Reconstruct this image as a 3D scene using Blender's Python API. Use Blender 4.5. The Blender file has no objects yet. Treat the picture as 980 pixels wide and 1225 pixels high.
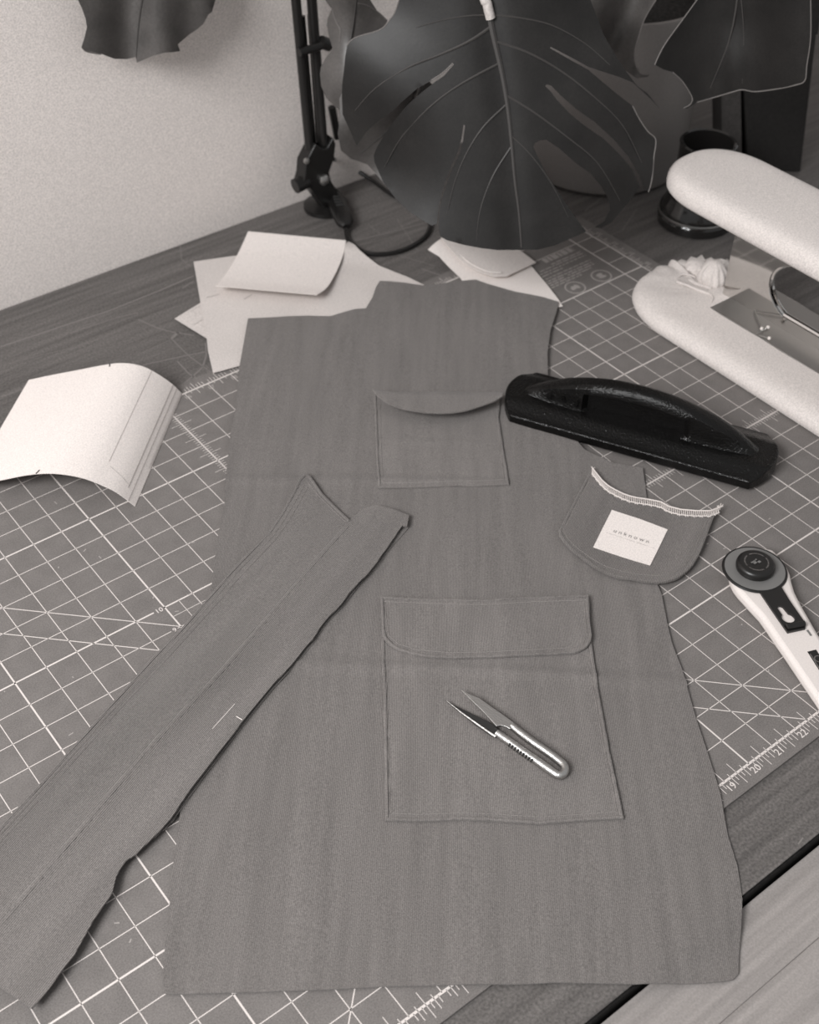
import bpy, bmesh, math, random
from mathutils import Vector, Matrix
from mathutils.geometry import delaunay_2d_cdt
random.seed(7)
S = 0.0254                      # the cutting mat is ruled in inches; builders work in inches
SC = bpy.context.scene
COL = SC.collection
# ------------------------------------------------------------------ camera
F_PX, CX, CY = 1536.75, 490.0, 612.5
CAM = Vector((-0.9042, -10.9044, 29.5050))
ROT = Matrix.Rotation(-0.65917596, 3, 'Z') @ Matrix.Rotation(-0.01246837, 3, 'Y') @ Matrix.Rotation(0.81967022, 3, 'X')
cd = bpy.data.cameras.new('camera'); cam = bpy.data.objects.new('camera', cd); COL.objects.link(cam)
cam.location = CAM*S; cam.rotation_euler = ROT.to_euler('XYZ')
cd.sensor_fit = 'VERTICAL'; cd.sensor_height = 24; cd.lens = 24*F_PX/1225
cd.clip_start = 0.02; cd.clip_end = 50
cd.dof.use_dof = True; cd.dof.focus_distance = 0.93; cd.dof.aperture_fstop = 6.3
SC.camera = cam
# ------------------------------------------------------------------ world, light, exposure
w = bpy.data.worlds.new('world'); SC.world = w; w.use_nodes = True
bg = w.node_tree.nodes['Background']; bg.inputs[0].default_value = (1, 1, 1, 1); bg.inputs[1].default_value = 0.47
def area(name, loc, target, sx, sy, power):
    ld = bpy.data.lights.new(name, 'AREA'); ld.shape = 'RECTANGLE'; ld.size = sx; ld.size_y = sy; ld.energy = power
    ld.color = (1, 1, 1)
    o = bpy.data.objects.new(name, ld); COL.objects.link(o); o.location = loc
    o.rotation_euler = (Vector(target)-Vector(loc)).to_track_quat('-Z', 'Y').to_euler()
    return o
area('window_light', (-1.30, -0.10, 1.60), (0.42, 0.50, 0), 0.9, 0.9, 66)
vs = SC.view_settings; SC.display_settings.display_device = 'sRGB'
vs.view_transform = 'Standard'; vs.look = 'None'; vs.gamma = 1; vs.use_curve_mapping = False; vs.exposure = -0.08

# ------------------------------------------------------------------ helpers
def ray(px, py): return ROT @ Vector(((px-CX)/F_PX, -(py-CY)/F_PX, -1))
def U(px, py, z=0.0):           # pixel -> point at height z
    d = ray(px, py); return CAM + d*((z-CAM.z)/d.z)
def onX(px, py, X): d = ray(px, py); return CAM + d*((X-CAM.x)/d.x)
def onY(px, py, Y): d = ray(px, py); return CAM + d*((Y-CAM.y)/d.y)
def onP(px, py, p, n): d = ray(px, py); return CAM + d*((p-CAM).dot(n)/d.dot(n))

def g(v): return (v*1.07, v*0.985, v*0.94, 1)
def M(name, v, rough=.6, spec=.4, metal=0., ns=None, na=.1, stretch=(1, 1, 1), rot=0., bs=None, ba=.2, wave=None, wa=.3, ns2=None, na2=0., trans=0., sheen=0.):
    m = bpy.data.materials.new(name); m.use_nodes = True; nt = m.node_tree; N = nt.nodes; L = nt.links
    b = N['Principled BSDF']; b.inputs['Roughness'].default_value = rough; b.inputs['Metallic'].default_value = metal
    b.inputs['Specular IOR Level'].default_value = spec; b.inputs['Base Color'].default_value = g(v) if not metal else (v*1.02, v, v*.975, 1)
    if trans: b.inputs['Transmission Weight'].default_value = trans
    if sheen: b.inputs['Sheen Weight'].default_value = sheen
    tc = N.new('ShaderNodeTexCoord'); mp = N.new('ShaderNodeMapping'); L.new(tc.outputs['Object'], mp.inputs[0])
    mp.inputs['Rotation'].default_value = (0, 0, -rot)
    mp2 = N.new('ShaderNodeMapping'); L.new(mp.outputs[0], mp2.inputs[0]); mp2.inputs['Scale'].default_value = stretch
    cur = None
    def noise(scale, src, det=4):
        n = N.new('ShaderNodeTexNoise'); n.inputs['Scale'].default_value = scale; n.inputs['Detail'].default_value = det
        L.new(src.outputs[0], n.inputs['Vector']); return n
    def mulcol(fac, amp):
        nonlocal cur
        mr = N.new('ShaderNodeMapRange'); L.new(fac, mr.inputs[0])
        mr.inputs[1].default_value = .3; mr.inputs[2].default_value = .7
        mr.inputs[3].default_value = 1-amp; mr.inputs[4].default_value = 1+amp
        if cur is None:
            a = N.new('ShaderNodeVectorMath'); a.operation = 'SCALE'; a.inputs[0].default_value = g(v)[:3]; L.new(mr.outputs[0], a.inputs['Scale'])
        else:
            a = N.new('ShaderNodeVectorMath'); a.operation = 'SCALE'; L.new(cur, a.inputs[0]); L.new(mr.outputs[0], a.inputs['Scale'])
        cur = a.outputs[0]
    if ns: mulcol(noise(ns, mp2).outputs[0], na)
    if ns2: mulcol(noise(ns2, mp, 2).outputs[0], na2)
    h = None
    if wave:
        wv = N.new('ShaderNodeTexWave'); wv.wave_type = 'BANDS'; wv.bands_direction = 'X'; wv.inputs['Scale'].default_value = wave
        wv.inputs['Distortion'].default_value = .6; wv.inputs['Detail'].default_value = 1; L.new(mp.outputs[0], wv.inputs[0])
        mulcol(wv.outputs['Fac'], wa*.35)
        bp = N.new('ShaderNodeBump'); bp.inputs['Strength'].default_value = wa; bp.inputs['Distance'].default_value = .0004
        L.new(wv.outputs['Fac'], bp.inputs['Height']); h = bp
    if bs:
        bp = N.new('ShaderNodeBump'); bp.inputs['Strength'].default_value = ba; bp.inputs['Distance'].default_value = .0006
        L.new(noise(bs, mp, 3).outputs[0], bp.inputs['Height'])
        if h: L.new(h.outputs[0], bp.inputs['Normal'])
        h = bp
    if h: L.new(h.outputs[0], b.inputs['Normal'])
    if cur is not None: L.new(cur, b.inputs['Base Color'])
    return m

def origin_sum(p):
    v = Vector((0, 0, 0))
    while p: v += p.location; p = p.parent
    return v
def tag(o, label=None, cat=None, group=None, kind=None):
    if label: o['label'] = label
    if cat: o['category'] = cat
    if group: o['group'] = group
    if kind: o['kind'] = kind
    return o
def thing(name, label, cat, loc, group=None):
    o = bpy.data.objects.new(name, None); COL.objects.link(o); o.location = Vector(loc)*S; o.empty_display_size = .02
    return tag(o, label, cat, group)
def mk(name, verts, faces, m, parent=None, loc=(0, 0, 0), smooth=True, bevel=None, label=None):
    base = Vector(loc)*S if not parent else origin_sum(parent)
    me = bpy.data.meshes.new(name)
    me.from_pydata([tuple(Vector(v)*S-base) for v in verts], [], faces)
    bm = bmesh.new(); bm.from_mesh(me); bmesh.ops.remove_doubles(bm, verts=bm.verts, dist=1e-7); bmesh.ops.recalc_face_normals(bm, faces=bm.faces); bm.to_mesh(me); bm.free()
    me.materials.append(m)
    o = bpy.data.objects.new(name, me); COL.objects.link(o)
    if parent: o.parent = parent
    else: o.location = base
    if smooth:
        for p in me.polygons: p.use_smooth = True
        try: me.set_sharp_from_angle(angle=math.radians(40))
        except Exception: pass
    if bevel:
        bv = o.modifiers.new('bevel', 'BEVEL'); bv.width = bevel*S; bv.segments = 3; bv.limit_method = 'ANGLE'; bv.angle_limit = math.radians(35)
        for p in me.polygons: p.use_smooth = True
        bv.harden_normals = False
    if label: o['label'] = label
    return o
class G:                         # geometry collector (inches)
    def __init__(s): s.v = []; s.f = []
    def add(s, v, f):
        n = len(s.v); s.v += [Vector(p) for p in v]; s.f += [tuple(i+n for i in q) for q in f]; return s
    def box(s, a, b):
        x0, y0, z0 = a; x1, y1, z1 = b
        return s.add([(x0,y0,z0),(x1,y0,z0),(x1,y1,z0),(x0,y1,z0),(x0,y0,z1),(x1,y0,z1),(x1,y1,z1),(x0,y1,z1)],
                     [(0,3,2,1),(4,5,6,7),(0,1,5,4),(1,2,6,5),(2,3,7,6),(3,0,4,7)])
    def quad(s, a, b, wdt, z):   # flat printed line
        a = Vector(a[:2]); b = Vector(b[:2]); d = (b-a).normalized(); n = Vector((-d.y, d.x))*wdt/2
        return s.add([(a+n).to_3d()+Vector((0,0,z)), (b+n).to_3d()+Vector((0,0,z)), (b-n).to_3d()+Vector((0,0,z)), (a-n).to_3d()+Vector((0,0,z))], [(0,3,2,1)])
    def prism(s, poly, z0, z1):
        n = len(poly)
        s.add([(p[0], p[1], z0) for p in poly]+[(p[0], p[1], z1) for p in poly],
              [tuple(range(n))[::-1], tuple(range(n, 2*n))]+[(i, (i+1) % n, n+(i+1) % n, n+i) for i in range(n)]); return s
    def tube(s, pts, r, seg=8, closed=False, sy=1.0, up=None):
        pts = [Vector(p) for p in pts]; n = len(pts); rings = []
        R = r if isinstance(r, (list, tuple)) else [r]*n
        prev = None
        for i, p in enumerate(pts):
            if closed: t = (pts[(i+1) % n]-pts[i-1])
            else: t = pts[min(i+1, n-1)]-pts[max(i-1, 0)]
            t.normalize()
            a = up if up is not None else (prev if prev is not None else (Vector((0,0,1)) if abs(t.z) < .9 else Vector((1,0,0))))
            u = (Vector(a)-t*t.dot(Vector(a))).normalized(); prev = u; q = t.cross(u)
            rings.append([p+(u*math.cos(k*2*math.pi/seg)*sy+q*math.sin(k*2*math.pi/seg))*R[i] for k in range(seg)])
        v = [x for rg in rings for x in rg]; f = []
        for i in range(n if closed else n-1):
            j = (i+1) % n
            for k in range(seg): f.append((i*seg+k, i*seg+(k+1) % seg, j*seg+(k+1) % seg, j*seg+k))
        if not closed: f += [tuple(range(seg))[::-1], tuple(range((n-1)*seg, n*seg))]
        return s.add(v, f)
    def lathe(s, prof, c, seg=48, capb=True, capt=False, axis=None):
        v = []; f = []; n = len(prof); c = Vector(c)
        q = Vector(axis).to_track_quat('Z', 'Y') if axis else None
        for r, z in prof:
            for k in range(seg):
                a = 2*math.pi*k/seg; p = Vector((r*math.cos(a), r*math.sin(a), z))
                v.append(c+(q @ p if q else p))
        for i in range(n-1):
            for k in range(seg): f.append((i*seg+k, i*seg+(k+1) % seg, (i+1)*seg+(k+1) % seg, (i+1)*seg+k))
        if capb: f.append(tuple(range(seg))[::-1])
        if capt: f.append(tuple(range((n-1)*seg, n*seg)))
        return s.add(v, f)
    def mk(s, name, m, parent=None, **k): return mk(name, s.v, s.f, m, parent, **k)

def smooth_poly(pts, it=1, closed=True):
    for _ in range(it):
        o = []; n = len(pts)
        for i in range(n if closed else n-1):
            a = pts[i]; b = pts[(i+1) % n]
            o += [(a[0]*.75+b[0]*.25, a[1]*.75+b[1]*.25), (a[0]*.25+b[0]*.75, a[1]*.25+b[1]*.75)]
        if not closed: o = [pts[0]]+o+[pts[-1]]
        pts = o
    return pts
def dense(pts, step, closed=True):
    o = []; n = len(pts)
    for i in range(n if closed else n-1):
        a = Vector(pts[i][:2]); b = Vector(pts[(i+1) % n][:2]); k = max(1, int((b-a).length/step))
        o += [tuple(a.lerp(b, j/k)) for j in range(k)]
    if not closed: o.append(tuple(pts[-1][:2]))
    return o
def inside(p, poly):
    x, y = p; r = False; n = len(poly); j = n-1
    for i in range(n):
        if (poly[i][1] > y) != (poly[j][1] > y) and x < (poly[j][0]-poly[i][0])*(y-poly[i][1])/(poly[j][1]-poly[i][1])+poly[i][0]: r = not r
        j = i
    return r
def triangulate(outline, step):
    xs = [p[0] for p in outline]; ys = [p[1] for p in outline]
    vs_ = [Vector(p) for p in outline]; n = len(outline)
    y = min(ys)+step*.5; row = 0
    while y < max(ys):
        x = min(xs)+(step*.5 if row % 2 else step*.1)
        while x < max(xs):
            if inside((x, y), outline):
                if min((Vector((x, y))-q).length_squared for q in vs_[:n:2]) > (step*.5)**2: vs_.append(Vector((x, y)))
            x += step
        y += step*.87; row += 1
    r = delaunay_2d_cdt(vs_, [], [list(range(n))], 1, 1e-5)
    return [tuple(v) for v in r[0]], [tuple(f) for f in r[2]]
def boundary(faces):
    e = {}
    for f in faces:
        for i in range(len(f)):
            a, b = f[i], f[(i+1) % len(f)]; e[(a, b)] = 1
    return [(a, b) for (a, b) in e if (b, a) not in e]
def solid(pts3, faces, thick, nrm=None):
    """closed slab: pts3 top, offset down (or along nrm) by thick"""
    n = len(pts3); off = Vector((0, 0, -thick)) if nrm is None else None
    low = [Vector(p)+(off if off is not None else nrm[i]*-thick) for i, p in enumerate(pts3)]
    f = [tuple(q) for q in faces]+[tuple(i+n for i in q[::-1]) for q in faces]
    for a, b in boundary(faces): f.append((b, a, a+n, b+n))
    return [Vector(p) for p in pts3]+low, f
def px_outline(pix, zf):
    out = []
    for p in pix:
        z = .1
        for _ in range(25):
            q = U(p[0], p[1], z); z = .6*z+.4*zf(q.x, q.y)
        out.append((q.x, q.y))
    return out
def sheet(name, outline, zf, thick, step, m, parent=None, loc=(0, 0, 0), **k):
    ol = dense(outline, step)
    v, f = triangulate(ol, step)
    V3 = [(x, y, zf(x, y)) for x, y in v]
    a, b = solid(V3, f, thick)
    return mk(name, a, b, m, parent, loc, **k)
def ss(a, b, x):
    t = max(0, min(1, (x-a)/(b-a))); return t*t*(3-2*t)
def text_mesh(name, body, size, m, parent, origin, xdir, zdir=(0, 0, 1), thick=.004, spacing=1.0, align='CENTER', label=None):
    c = bpy.data.curves.new(name, 'FONT'); c.body = body; c.size = size*S; c.align_x = align; c.align_y = 'CENTER'; c.extrude = thick*S; c.space_character = spacing
    c.resolution_u = 3
    o = bpy.data.objects.new('tmp', c); COL.objects.link(o)
    bpy.context.view_layer.update()
    me = bpy.data.meshes.new_from_object(o.evaluated_get(bpy.context.evaluated_depsgraph_get())); bpy.data.objects.remove(o)
    X = Vector(xdir).normalized(); Z = Vector(zdir).normalized(); Y = Z.cross(X)
    mt = Matrix((X, Y, Z)).transposed().to_4x4(); mt.translation = Vector(origin)*S-origin_sum(parent)
    me.transform(mt); me.materials.clear(); me.materials.append(m); me.name = name
    r = bpy.data.objects.new(name, me); COL.objects.link(r); r.parent = parent
    if label: r['label'] = label
    return r

# ------------------------------------------------------------------ materials
vdir = (U(560, 650)-U(560, 1000)); across = math.atan2(vdir.y, vdir.x)-math.pi/2
sdir = (U(416, 627)-U(83, 1007)); sacross = math.atan2(sdir.y, sdir.x)-math.pi/2
fdir = (U(720, 600)-U(690, 660)); facross = math.atan2(fdir.y, fdir.x)-math.pi/2
m_wall = M('wall_plaster', .68, .9, .2, ns=650, na=.2, ns2=3, na2=.04, bs=900, ba=.25)
m_table = M('dark_worn_wood', .105, .5, .35, ns=110, na=.24, stretch=(.07, 1.5, 1), ns2=500, na2=.28, bs=400, ba=.3)
m_pale = M('pale_wood', .26, .6, .3, ns=120, na=.14, stretch=(.05, 1.5, 1), ns2=700, na2=.10, bs=300, ba=.1)
m_side = M('black_edge', .006, .7, .2, ns=300, na=.5)
m_mat = M('mat_vinyl', .155, .6, .3, ns=60, na=.08, ns2=1000, na2=.22, bs=1500, ba=.15)
m_print = M('mat_print', .62, .6, .3)
m_scr = M('scratched_wood', .19, .7, .2)
m_print2 = M('mat_print_faint', .33, .6, .3)
m_cloth = M('corduroy', .158, .95, .1, ns=90, na=.085, stretch=(1.5, .12, 1), rot=across, wave=330, wa=.5, ns2=900, na2=.2, bs=900, ba=.5, sheen=.15)
m_cloth2 = M('corduroy_pocket', .168, .95, .1, ns=60, na=.10, stretch=(1.5, .25, 1), rot=across+.03, wave=330, wa=.5, ns2=900, na2=.2, bs=900, ba=.5, sheen=.15)
m_strap = M('corduroy_strap', .16, .95, .1, ns=26, na=.12, stretch=(1.6, .16, 1), rot=sacross, wave=250, wa=.8, ns2=900, na2=.2, bs=900, ba=.5, sheen=.15)
m_flap = M('corduroy_flap', .155, .95, .1, ns=26, na=.12, stretch=(1.6, .2, 1), rot=facross, wave=250, wa=.8, ns2=900, na2=.2, bs=900, ba=.5, sheen=.15)
m_thread = M('thread', .23, .9, .1)
m_over = M('overlock_thread', .62, .9, .1)
m_white = M('white_card', .72, .8, .2, ns=900, na=.14)
m_kraft = M('kraft_paper', .54, .85, .2, ns=900, na=.2, ns2=14, na2=.05)
m_tissue = M('folded_paper', .60, .85, .2, ns=900, na=.16)
m_pen = M('pencil_line', .35, .8, .1)
m_ink = M('black_ink', .02, .6, .3)
m_iron = M('black_cast_iron', .003, .22, .30, bs=520, ba=1.3)
m_steel = M('brushed_steel', .36, .35, .5, metal=1., bs=700, ba=.1)
m_steel2 = M('bright_steel', .50, .38, .5, metal=1., bs=700, ba=.5)
m_mirror = M('polished_steel', .62, .07, .5, metal=1.)
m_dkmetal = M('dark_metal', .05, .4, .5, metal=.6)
m_plastic = M('white_plastic', .66, .45, .4, ns=800, na=.05)
m_black = M('black_plastic', .008, .35, .5)
m_grey = M('grey_blade', .22, .45, .5, metal=.4)
m_cotton = M('white_cotton', .60, .95, .1, ns=750, na=.17, bs=800, ba=.35, sheen=.1)
m_leaf = M('leaf_green', .014, .46, .30, ns=25, na=.25, ns2=500, na2=.15, bs=160, ba=.12)
m_leaf2 = M('leaf_pale', .075, .42, .45, ns=30, na=.25, ns2=400, na2=.12, bs=200, ba=.3)
m_vein = M('leaf_vein', .045, .5, .4)
m_petiole = M('leaf_stalk', .5, .6, .3, ns=400, na=.2)
m_highlight = M('leaf_highlight', .15, .6, .3)  # highlights along leaf edges, painted as a paler colour
m_pot = M('pot_glaze', .20, .6, .35, ns2=500, na2=.06)
m_soil = M('soil', .02, .95, .1, ns=300, na=.5, bs=300, ba=.8)
m_glass = M('dark_glass', .015, .12, .6)
m_wax = M('dark_wax', .004, .6, .2)
m_box = M('dark_box', .02, .7, .3, ns=300, na=.2)
m_panel = M('brown_panel', .06, .7, .3, ns=300, na=.2)
m_floor = M('floor_boards', .16, .7, .3, ns=20, na=.2, stretch=(.1, 1.5, 1))

# ------------------------------------------------------------------ setting
ZT = -0.08                        # table surface (the mat is 2 mm thick)
WY = 33.3
tag(G().box((-60, WY, -30), (110, WY+4, 75)).mk('wall_back', m_wall, smooth=False), kind='structure')
tag(G().box((-60, -50, -31), (110, WY+4, -30)).mk('floor', m_floor, smooth=False), kind='structure')

# dark work table: top, black front edge, legs, scratches
t = thing('work_table', 'dark worn wooden work table under the cutting mat, against the wall', 'table', (20, 15, -30))
G().box((-25, -2.62, ZT-1.15), (85, WY-.02, ZT)).mk('tabletop', m_table, t, bevel=.03)
G().box((-25, -2.70, ZT-1.15), (85, -2.625, ZT-.04)).mk('edge_strip', m_side, t, bevel=.02, label='black strip along the front edge of the table')
for lx in (-20, 80):
    for ly in (1, 29): G().box((lx-1.2, ly-1.2, -30), (lx+1.2, ly+1.2, ZT-1.16)).mk('leg', m_table, t, bevel=.1)
sg = G()
def scratch(pts, wd):
    q = [U(*p, ZT+.006) for p in pts]
    for a, b in zip(q, q[1:]): sg.quad(a, b, wd, ZT+.006)
for pts, wd in (([(0,415),(60,395),(130,372),(190,348),(232,330)],.07), ([(85,398),(140,380),(165,374)],.04), ([(165,382),(190,393),(210,398),(232,401)],.05),
                ([(205,405),(213,398)],.12), ([(170,437),(210,428),(250,420)],.05), ([(165,424),(205,406)],.03), ([(205,405),(225,425),(252,445)],.04), ([(212,432),(226,447),(240,455)],.05),
                ([(216,462),(232,449),(242,440),(247,425),(246,410)],.06), ([(218,345),(232,336)],.05), ([(216,293),(217,310),(228,319)],.03), ([(60,389),(75,386)],.02),
                ([(425,288),(470,277),(515,265)],.05), ([(430,293),(480,281),(510,272)],.03), ([(440,268),(455,280)],.03), ([(475,262),(500,300)],.03), ([(0,475),(40,462),(120,440)],.03),
                ([(700,252),(735,225)],.05), ([(745,275),(762,250)],.04), ([(712,265),(748,250)],.04), ([(505,322),(530,330)],.06), ([(460,300),(520,318)],.03),
                ([(955,1010),(961,1002)],.04), ([(20,432),(90,415)],.02), ([(130,352),(150,348)],.03)):
    scratch(pts, wd)
sg.mk('scratches', m_scr, t, smooth=False, label='pale scratches and scuffs in the dark tabletop')['kind'] = 'stuff'

# pale wooden bench in front of the table
t = thing('pale_bench', 'pale wooden bench top in front of the dark table, lower right corner', 'bench', (20, -9, -30))
zb = -.35
ys = [-2.78, -4.52, -9.0, -14.0, -19.0]
for a, b in zip(ys, ys[1:]): G().box((-15, b+.001, zb-.8), (75, a-.001, zb)).mk('board', m_pale, t, bevel=.03)
G().box((-14, -18.5, zb-2.2), (74, -3.2, zb-.81)).mk('apron', m_pale, t, bevel=.05)
for lx in (-12, 72):
    for ly in (-17, -5): G().box((lx-1, ly-1, -30), (lx+1, ly+1, zb-2.21)).mk('leg', m_pale, t, bevel=.1)

# ------------------------------------------------------------------ cutting mat
mat = thing('cutting_mat', 'large grey self-healing cutting mat with white inch grid covering the table', 'mat', (0, 0, ZT))
mo = G().box((-.75, -.57, ZT+.003), (36.75, 24.6, 0)).mk('mat_sheet', m_mat, mat, bevel=.02)
gp = G(); ZP = .004
for n in range(0, 37):
    top = 24 if (n <= 28 or n >= 35) else 20
    gp.quad((n, 0), (n, top), .05 if n % 5 == 0 or n == 36 else .026, ZP)
for n in range(0, 25):
    wd = .055 if n % 5 == 0 or n == 24 else .026
    if n in (21, 22): gp.quad((0, n), (28, n), wd, ZP); gp.quad((35, n), (36, n), wd, ZP)
    else: gp.quad((0, n), (36, n), wd*1.3 if n in (0, 24) else wd, ZP)
gp.quad((0, 24), (24, 0), .03, ZP); gp.quad((.0, 22.55), (22.55, 0), .03, ZP)
a_, b_ = U(424.7, 1182), U(417, 1225); gp.quad(a_, a_+(b_-a_)*3, .03, ZP)
for i in range(0, 36*8):            # edge rulers
    x = i/8; k = i % 8
    if k == 0: continue
    gp.quad((x, 0), (x, -.4 if k in (4,) else -.3 if k % 2 == 0 else -.2), .02, ZP)
    gp.quad((x, 24), (x, 24.42 if k == 4 else 24.3 if k % 2 == 0 else 24.24), .02, ZP)
    if k % 2 == 0: gp.quad((x, 0), (x, .38 if k == 4 else .13), .02, ZP); gp.quad((x, 24), (x, 23.68 if k == 4 else 23.87), .02, ZP)
    if x < 24:
        gp.quad((36, x), (36.4 if k == 4 else 36.25, x), .02, ZP)
for i in range(8*18, 8*24):         # ticked inner rulers
    x = i/8; k = i % 8
    if k: gp.quad((15-(.42 if k == 4 else .17), x), (15+(.42 if k == 4 else .17), x), .018, ZP)
for i in range(8*25, 8*34):
    x = i/8; k = i % 8
    if k: gp.quad((x, 10-(.42 if k == 4 else .17)), (x, 10+(.42 if k == 4 else .17)), .018, ZP)
for q in (.5,): gp.quad((10.5, 14), (10.5, 15), .02, ZP); gp.quad((10, 14.5), (11.6, 14.5), .02, ZP)
gp.mk('grid_lines', m_print, mat, smooth=False, label='printed white inch grid and rulers')['kind'] = 'stuff'
for n in range(1, 36):
    if n in range(11, 36):
        text_mesh('ruler_number', str(n), .31, m_print, mat, (n+.03, -.235, ZP), (1, 0, 0))
    if n in (14, 15, 16, 17, 18): text_mesh('ruler_number', str(n), .30, m_print2, mat, (n, 23.72, ZP), (1, 0, 0))
for n in range(12, 24): text_mesh('ruler_number', str(n), .28, m_print2, mat, (36.38, n+.0, ZP), (0, 1, 0))
def patch(x0, x1, y0, y1, z=ZP+.001): return [(x0,y0,z),(x1,y0,z),(x1,y1,z),(x0,y1,z)]
G().add(patch(9.62, 9.98, 14.85, 15.12), [(0,1,2,3)]).add(patch(9.66, 9.88, 13.86, 14.12), [(0,1,2,3)]).mk('number_ground', m_mat, mat, smooth=False)
text_mesh('ruler_number', '10', .26, m_print, mat, (9.8, 14.98, ZP+.003), (1, 0, 0)); text_mesh('ruler_number', '9', .24, m_print, mat, (9.78, 13.99, ZP+.003), (1, 0, 0))
# printed panel of small text and round pictograms in the far corner
pn = G()
for r_, (y0, y1, segs) in enumerate([(22.95, 22.62, [(32.9, 34.6)]), (22.2, 22.0, [(29.2, 31.0)]), (21.95, 21.88, [(30, 31.8), (32, 33.2)]), (21.72, 21.66, [(29.2, 31.5), (31.7, 34.6)]),
        (21.55, 21.48, [(29.2, 34.5)]), (21.4, 21.33, [(29.2, 32.8), (33, 34.5)]), (21.25, 21.18, [(29.2, 34.2)]), (21.1, 21.03, [(29.2, 33.5)]), (22.45, 22.38, [(33.0, 34.7)]), (22.3, 22.24, [(32.2, 34.7)]), (22.12, 22.06, [(32.0, 34.7)])]):
    for a, b in segs:
        x = a
        while x < b:
            l = random.uniform(.12, .4); pn.add(patch(x, min(b, x+l), y1, y0, ZP), [(0,1,2,3)]); x += l+.06
for cx in (29.4, 31.0, 32.6, 34.1):
    ring = [(cx+.42*math.cos(a*math.pi/12), 20.5+.42*math.sin(a*math.pi/12)) for a in range(24)]
    for i in range(24): pn.quad(ring[i], ring[(i+1) % 24], .07, ZP)
    for i in range(5):
        a = random.uniform(0, 6.28); pn.quad((cx-.2*math.cos(a), 20.5-.16*math.sin(a)), (cx+.22*math.cos(a+.3), 20.5+.2*math.sin(a+.3)), .12, ZP+.0005*i)
pn.mk('printed_panel', m_print2, mat, smooth=False, label='printed block of small text above a row of round pictograms')['kind'] = 'stuff'
# small nicks and threads on the mat
nk = G()
for px, py in [(82,880),(88,811),(6,828),(68,603),(214,731),(183,716),(100,660),(121,668),(70,680),(233,649),(229,711),(143,1104),(155,1128),(888,748),(917,740),(920,805),(848,650),(870,655),(922,620),(700,414)]:
    p = U(px, py); a = random.uniform(0, 3.14); l = random.uniform(.05, .16); nk.quad(p, p+Vector((math.cos(a)*l, math.sin(a)*l, 0)), .035, ZP+.001)
nk.mk('nicks', m_print2, mat, smooth=False, label='small pale nicks and lint')['kind'] = 'stuff'

# ------------------------------------------------------------------ papers at the top of the mat
def flatz(z): return lambda x, y: z
def paper(name, label, pix, zf, m, th=.02, step=.5):
    ol = px_outline(pix, zf); c = (sum(p[0] for p in ol)/len(ol), sum(p[1] for p in ol)/len(ol), ZT)
    t = thing(name, label, 'paper', c)
    sheet('sheet', ol, zf, th, step, m, t)
    return t
kb = paper('kraft_pattern', 'beige paper pattern piece with a pointed corner, half under the larger beige piece', [(240,362),(209,381),(247.3,404.4),(290,415),(330,395),(320,360)], flatz(.03), m_kraft)
lg = G(); a, b = U(231, 389, .036), U(262, 372, .036); lg.quad(a, b, .03, .036); a, b = U(240, 366, .036), U(225, 374, .036); lg.quad(a, b, .02, .036)
lg.mk('fold_line', m_pen, kb, smooth=False)
def kz(x, y):
    # soft crease with a raised curling lip near the cloth
    d = abs((x-27.6)*.78+(y-27.2)*.62)
    return .09+.22*math.exp(-(d/.55)**2)*ss(24.5, 27, y)
ka = paper('kraft_pattern', 'large beige paper pattern piece under the curled white card', [(231.6,313),(278.5,306.2),(350,297),(418,289),(431,300),(453.7,317.7),(488.4,331.5),(506.4,340.2),(520,352),(480,400),(430,430),(330,430),(287,437.3),(254.9,446),(249,420),(247.3,404.4),(240.3,364.5)], kz, m_kraft)
for pa, pb in (((302,352),(292,358)),((247,356),(262,352))): G().quad(U(*pa,.1), U(*pb,.1), .04, .1).mk('pencil_mark', m_pen, ka, smooth=False)

def ruled(name, e0, e1, n, th, m, parent):
    v = []; k = len(e0)
    for i in range(n+1):
        for a, b in zip(e0, e1): v.append(Vector(a).lerp(Vector(b), i/n))
    f = [(i*k+j, i*k+j+1, (i+1)*k+j+1, (i+1)*k+j) for i in range(n) for j in range(k-1)]
    V2, F2 = solid(v, f, th); return mk(name, V2, F2, m, parent)
def spline(pts, n):
    out = []
    P = [Vector(p) for p in pts]
    for i in range(len(P)-1):
        p0 = P[max(i-1, 0)]; p1 = P[i]; p2 = P[i+1]; p3 = P[min(i+2, len(P)-1)]
        for k in range(n):
            t_ = k/n; out.append(.5*((2*p1)+(p2-p0)*t_+(2*p0-5*p1+4*p2-p3)*t_*t_+(3*p1-p0-3*p2+p3)*t_**3))
    out.append(P[-1]); return out
L_ = spline([U(296.9,276.7,.34), U(287,298.6,.24), U(276.7,317.7,.28), U(266,333,.42), U(257.7,342,.62)], 6)
R_ = spline([U(413.8,287.5,.34), U(410.3,305.5,.24), U(401.7,326.3,.28), U(391.2,343.7,.42), U(379,352.7,.62)], 6)
t = thing('white_card', 'small white card curling up at its near edge on top of the beige patterns', 'card', U(335, 315, .3))
ruled('sheet', L_, R_, 8, .018, m_white, t)

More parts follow.
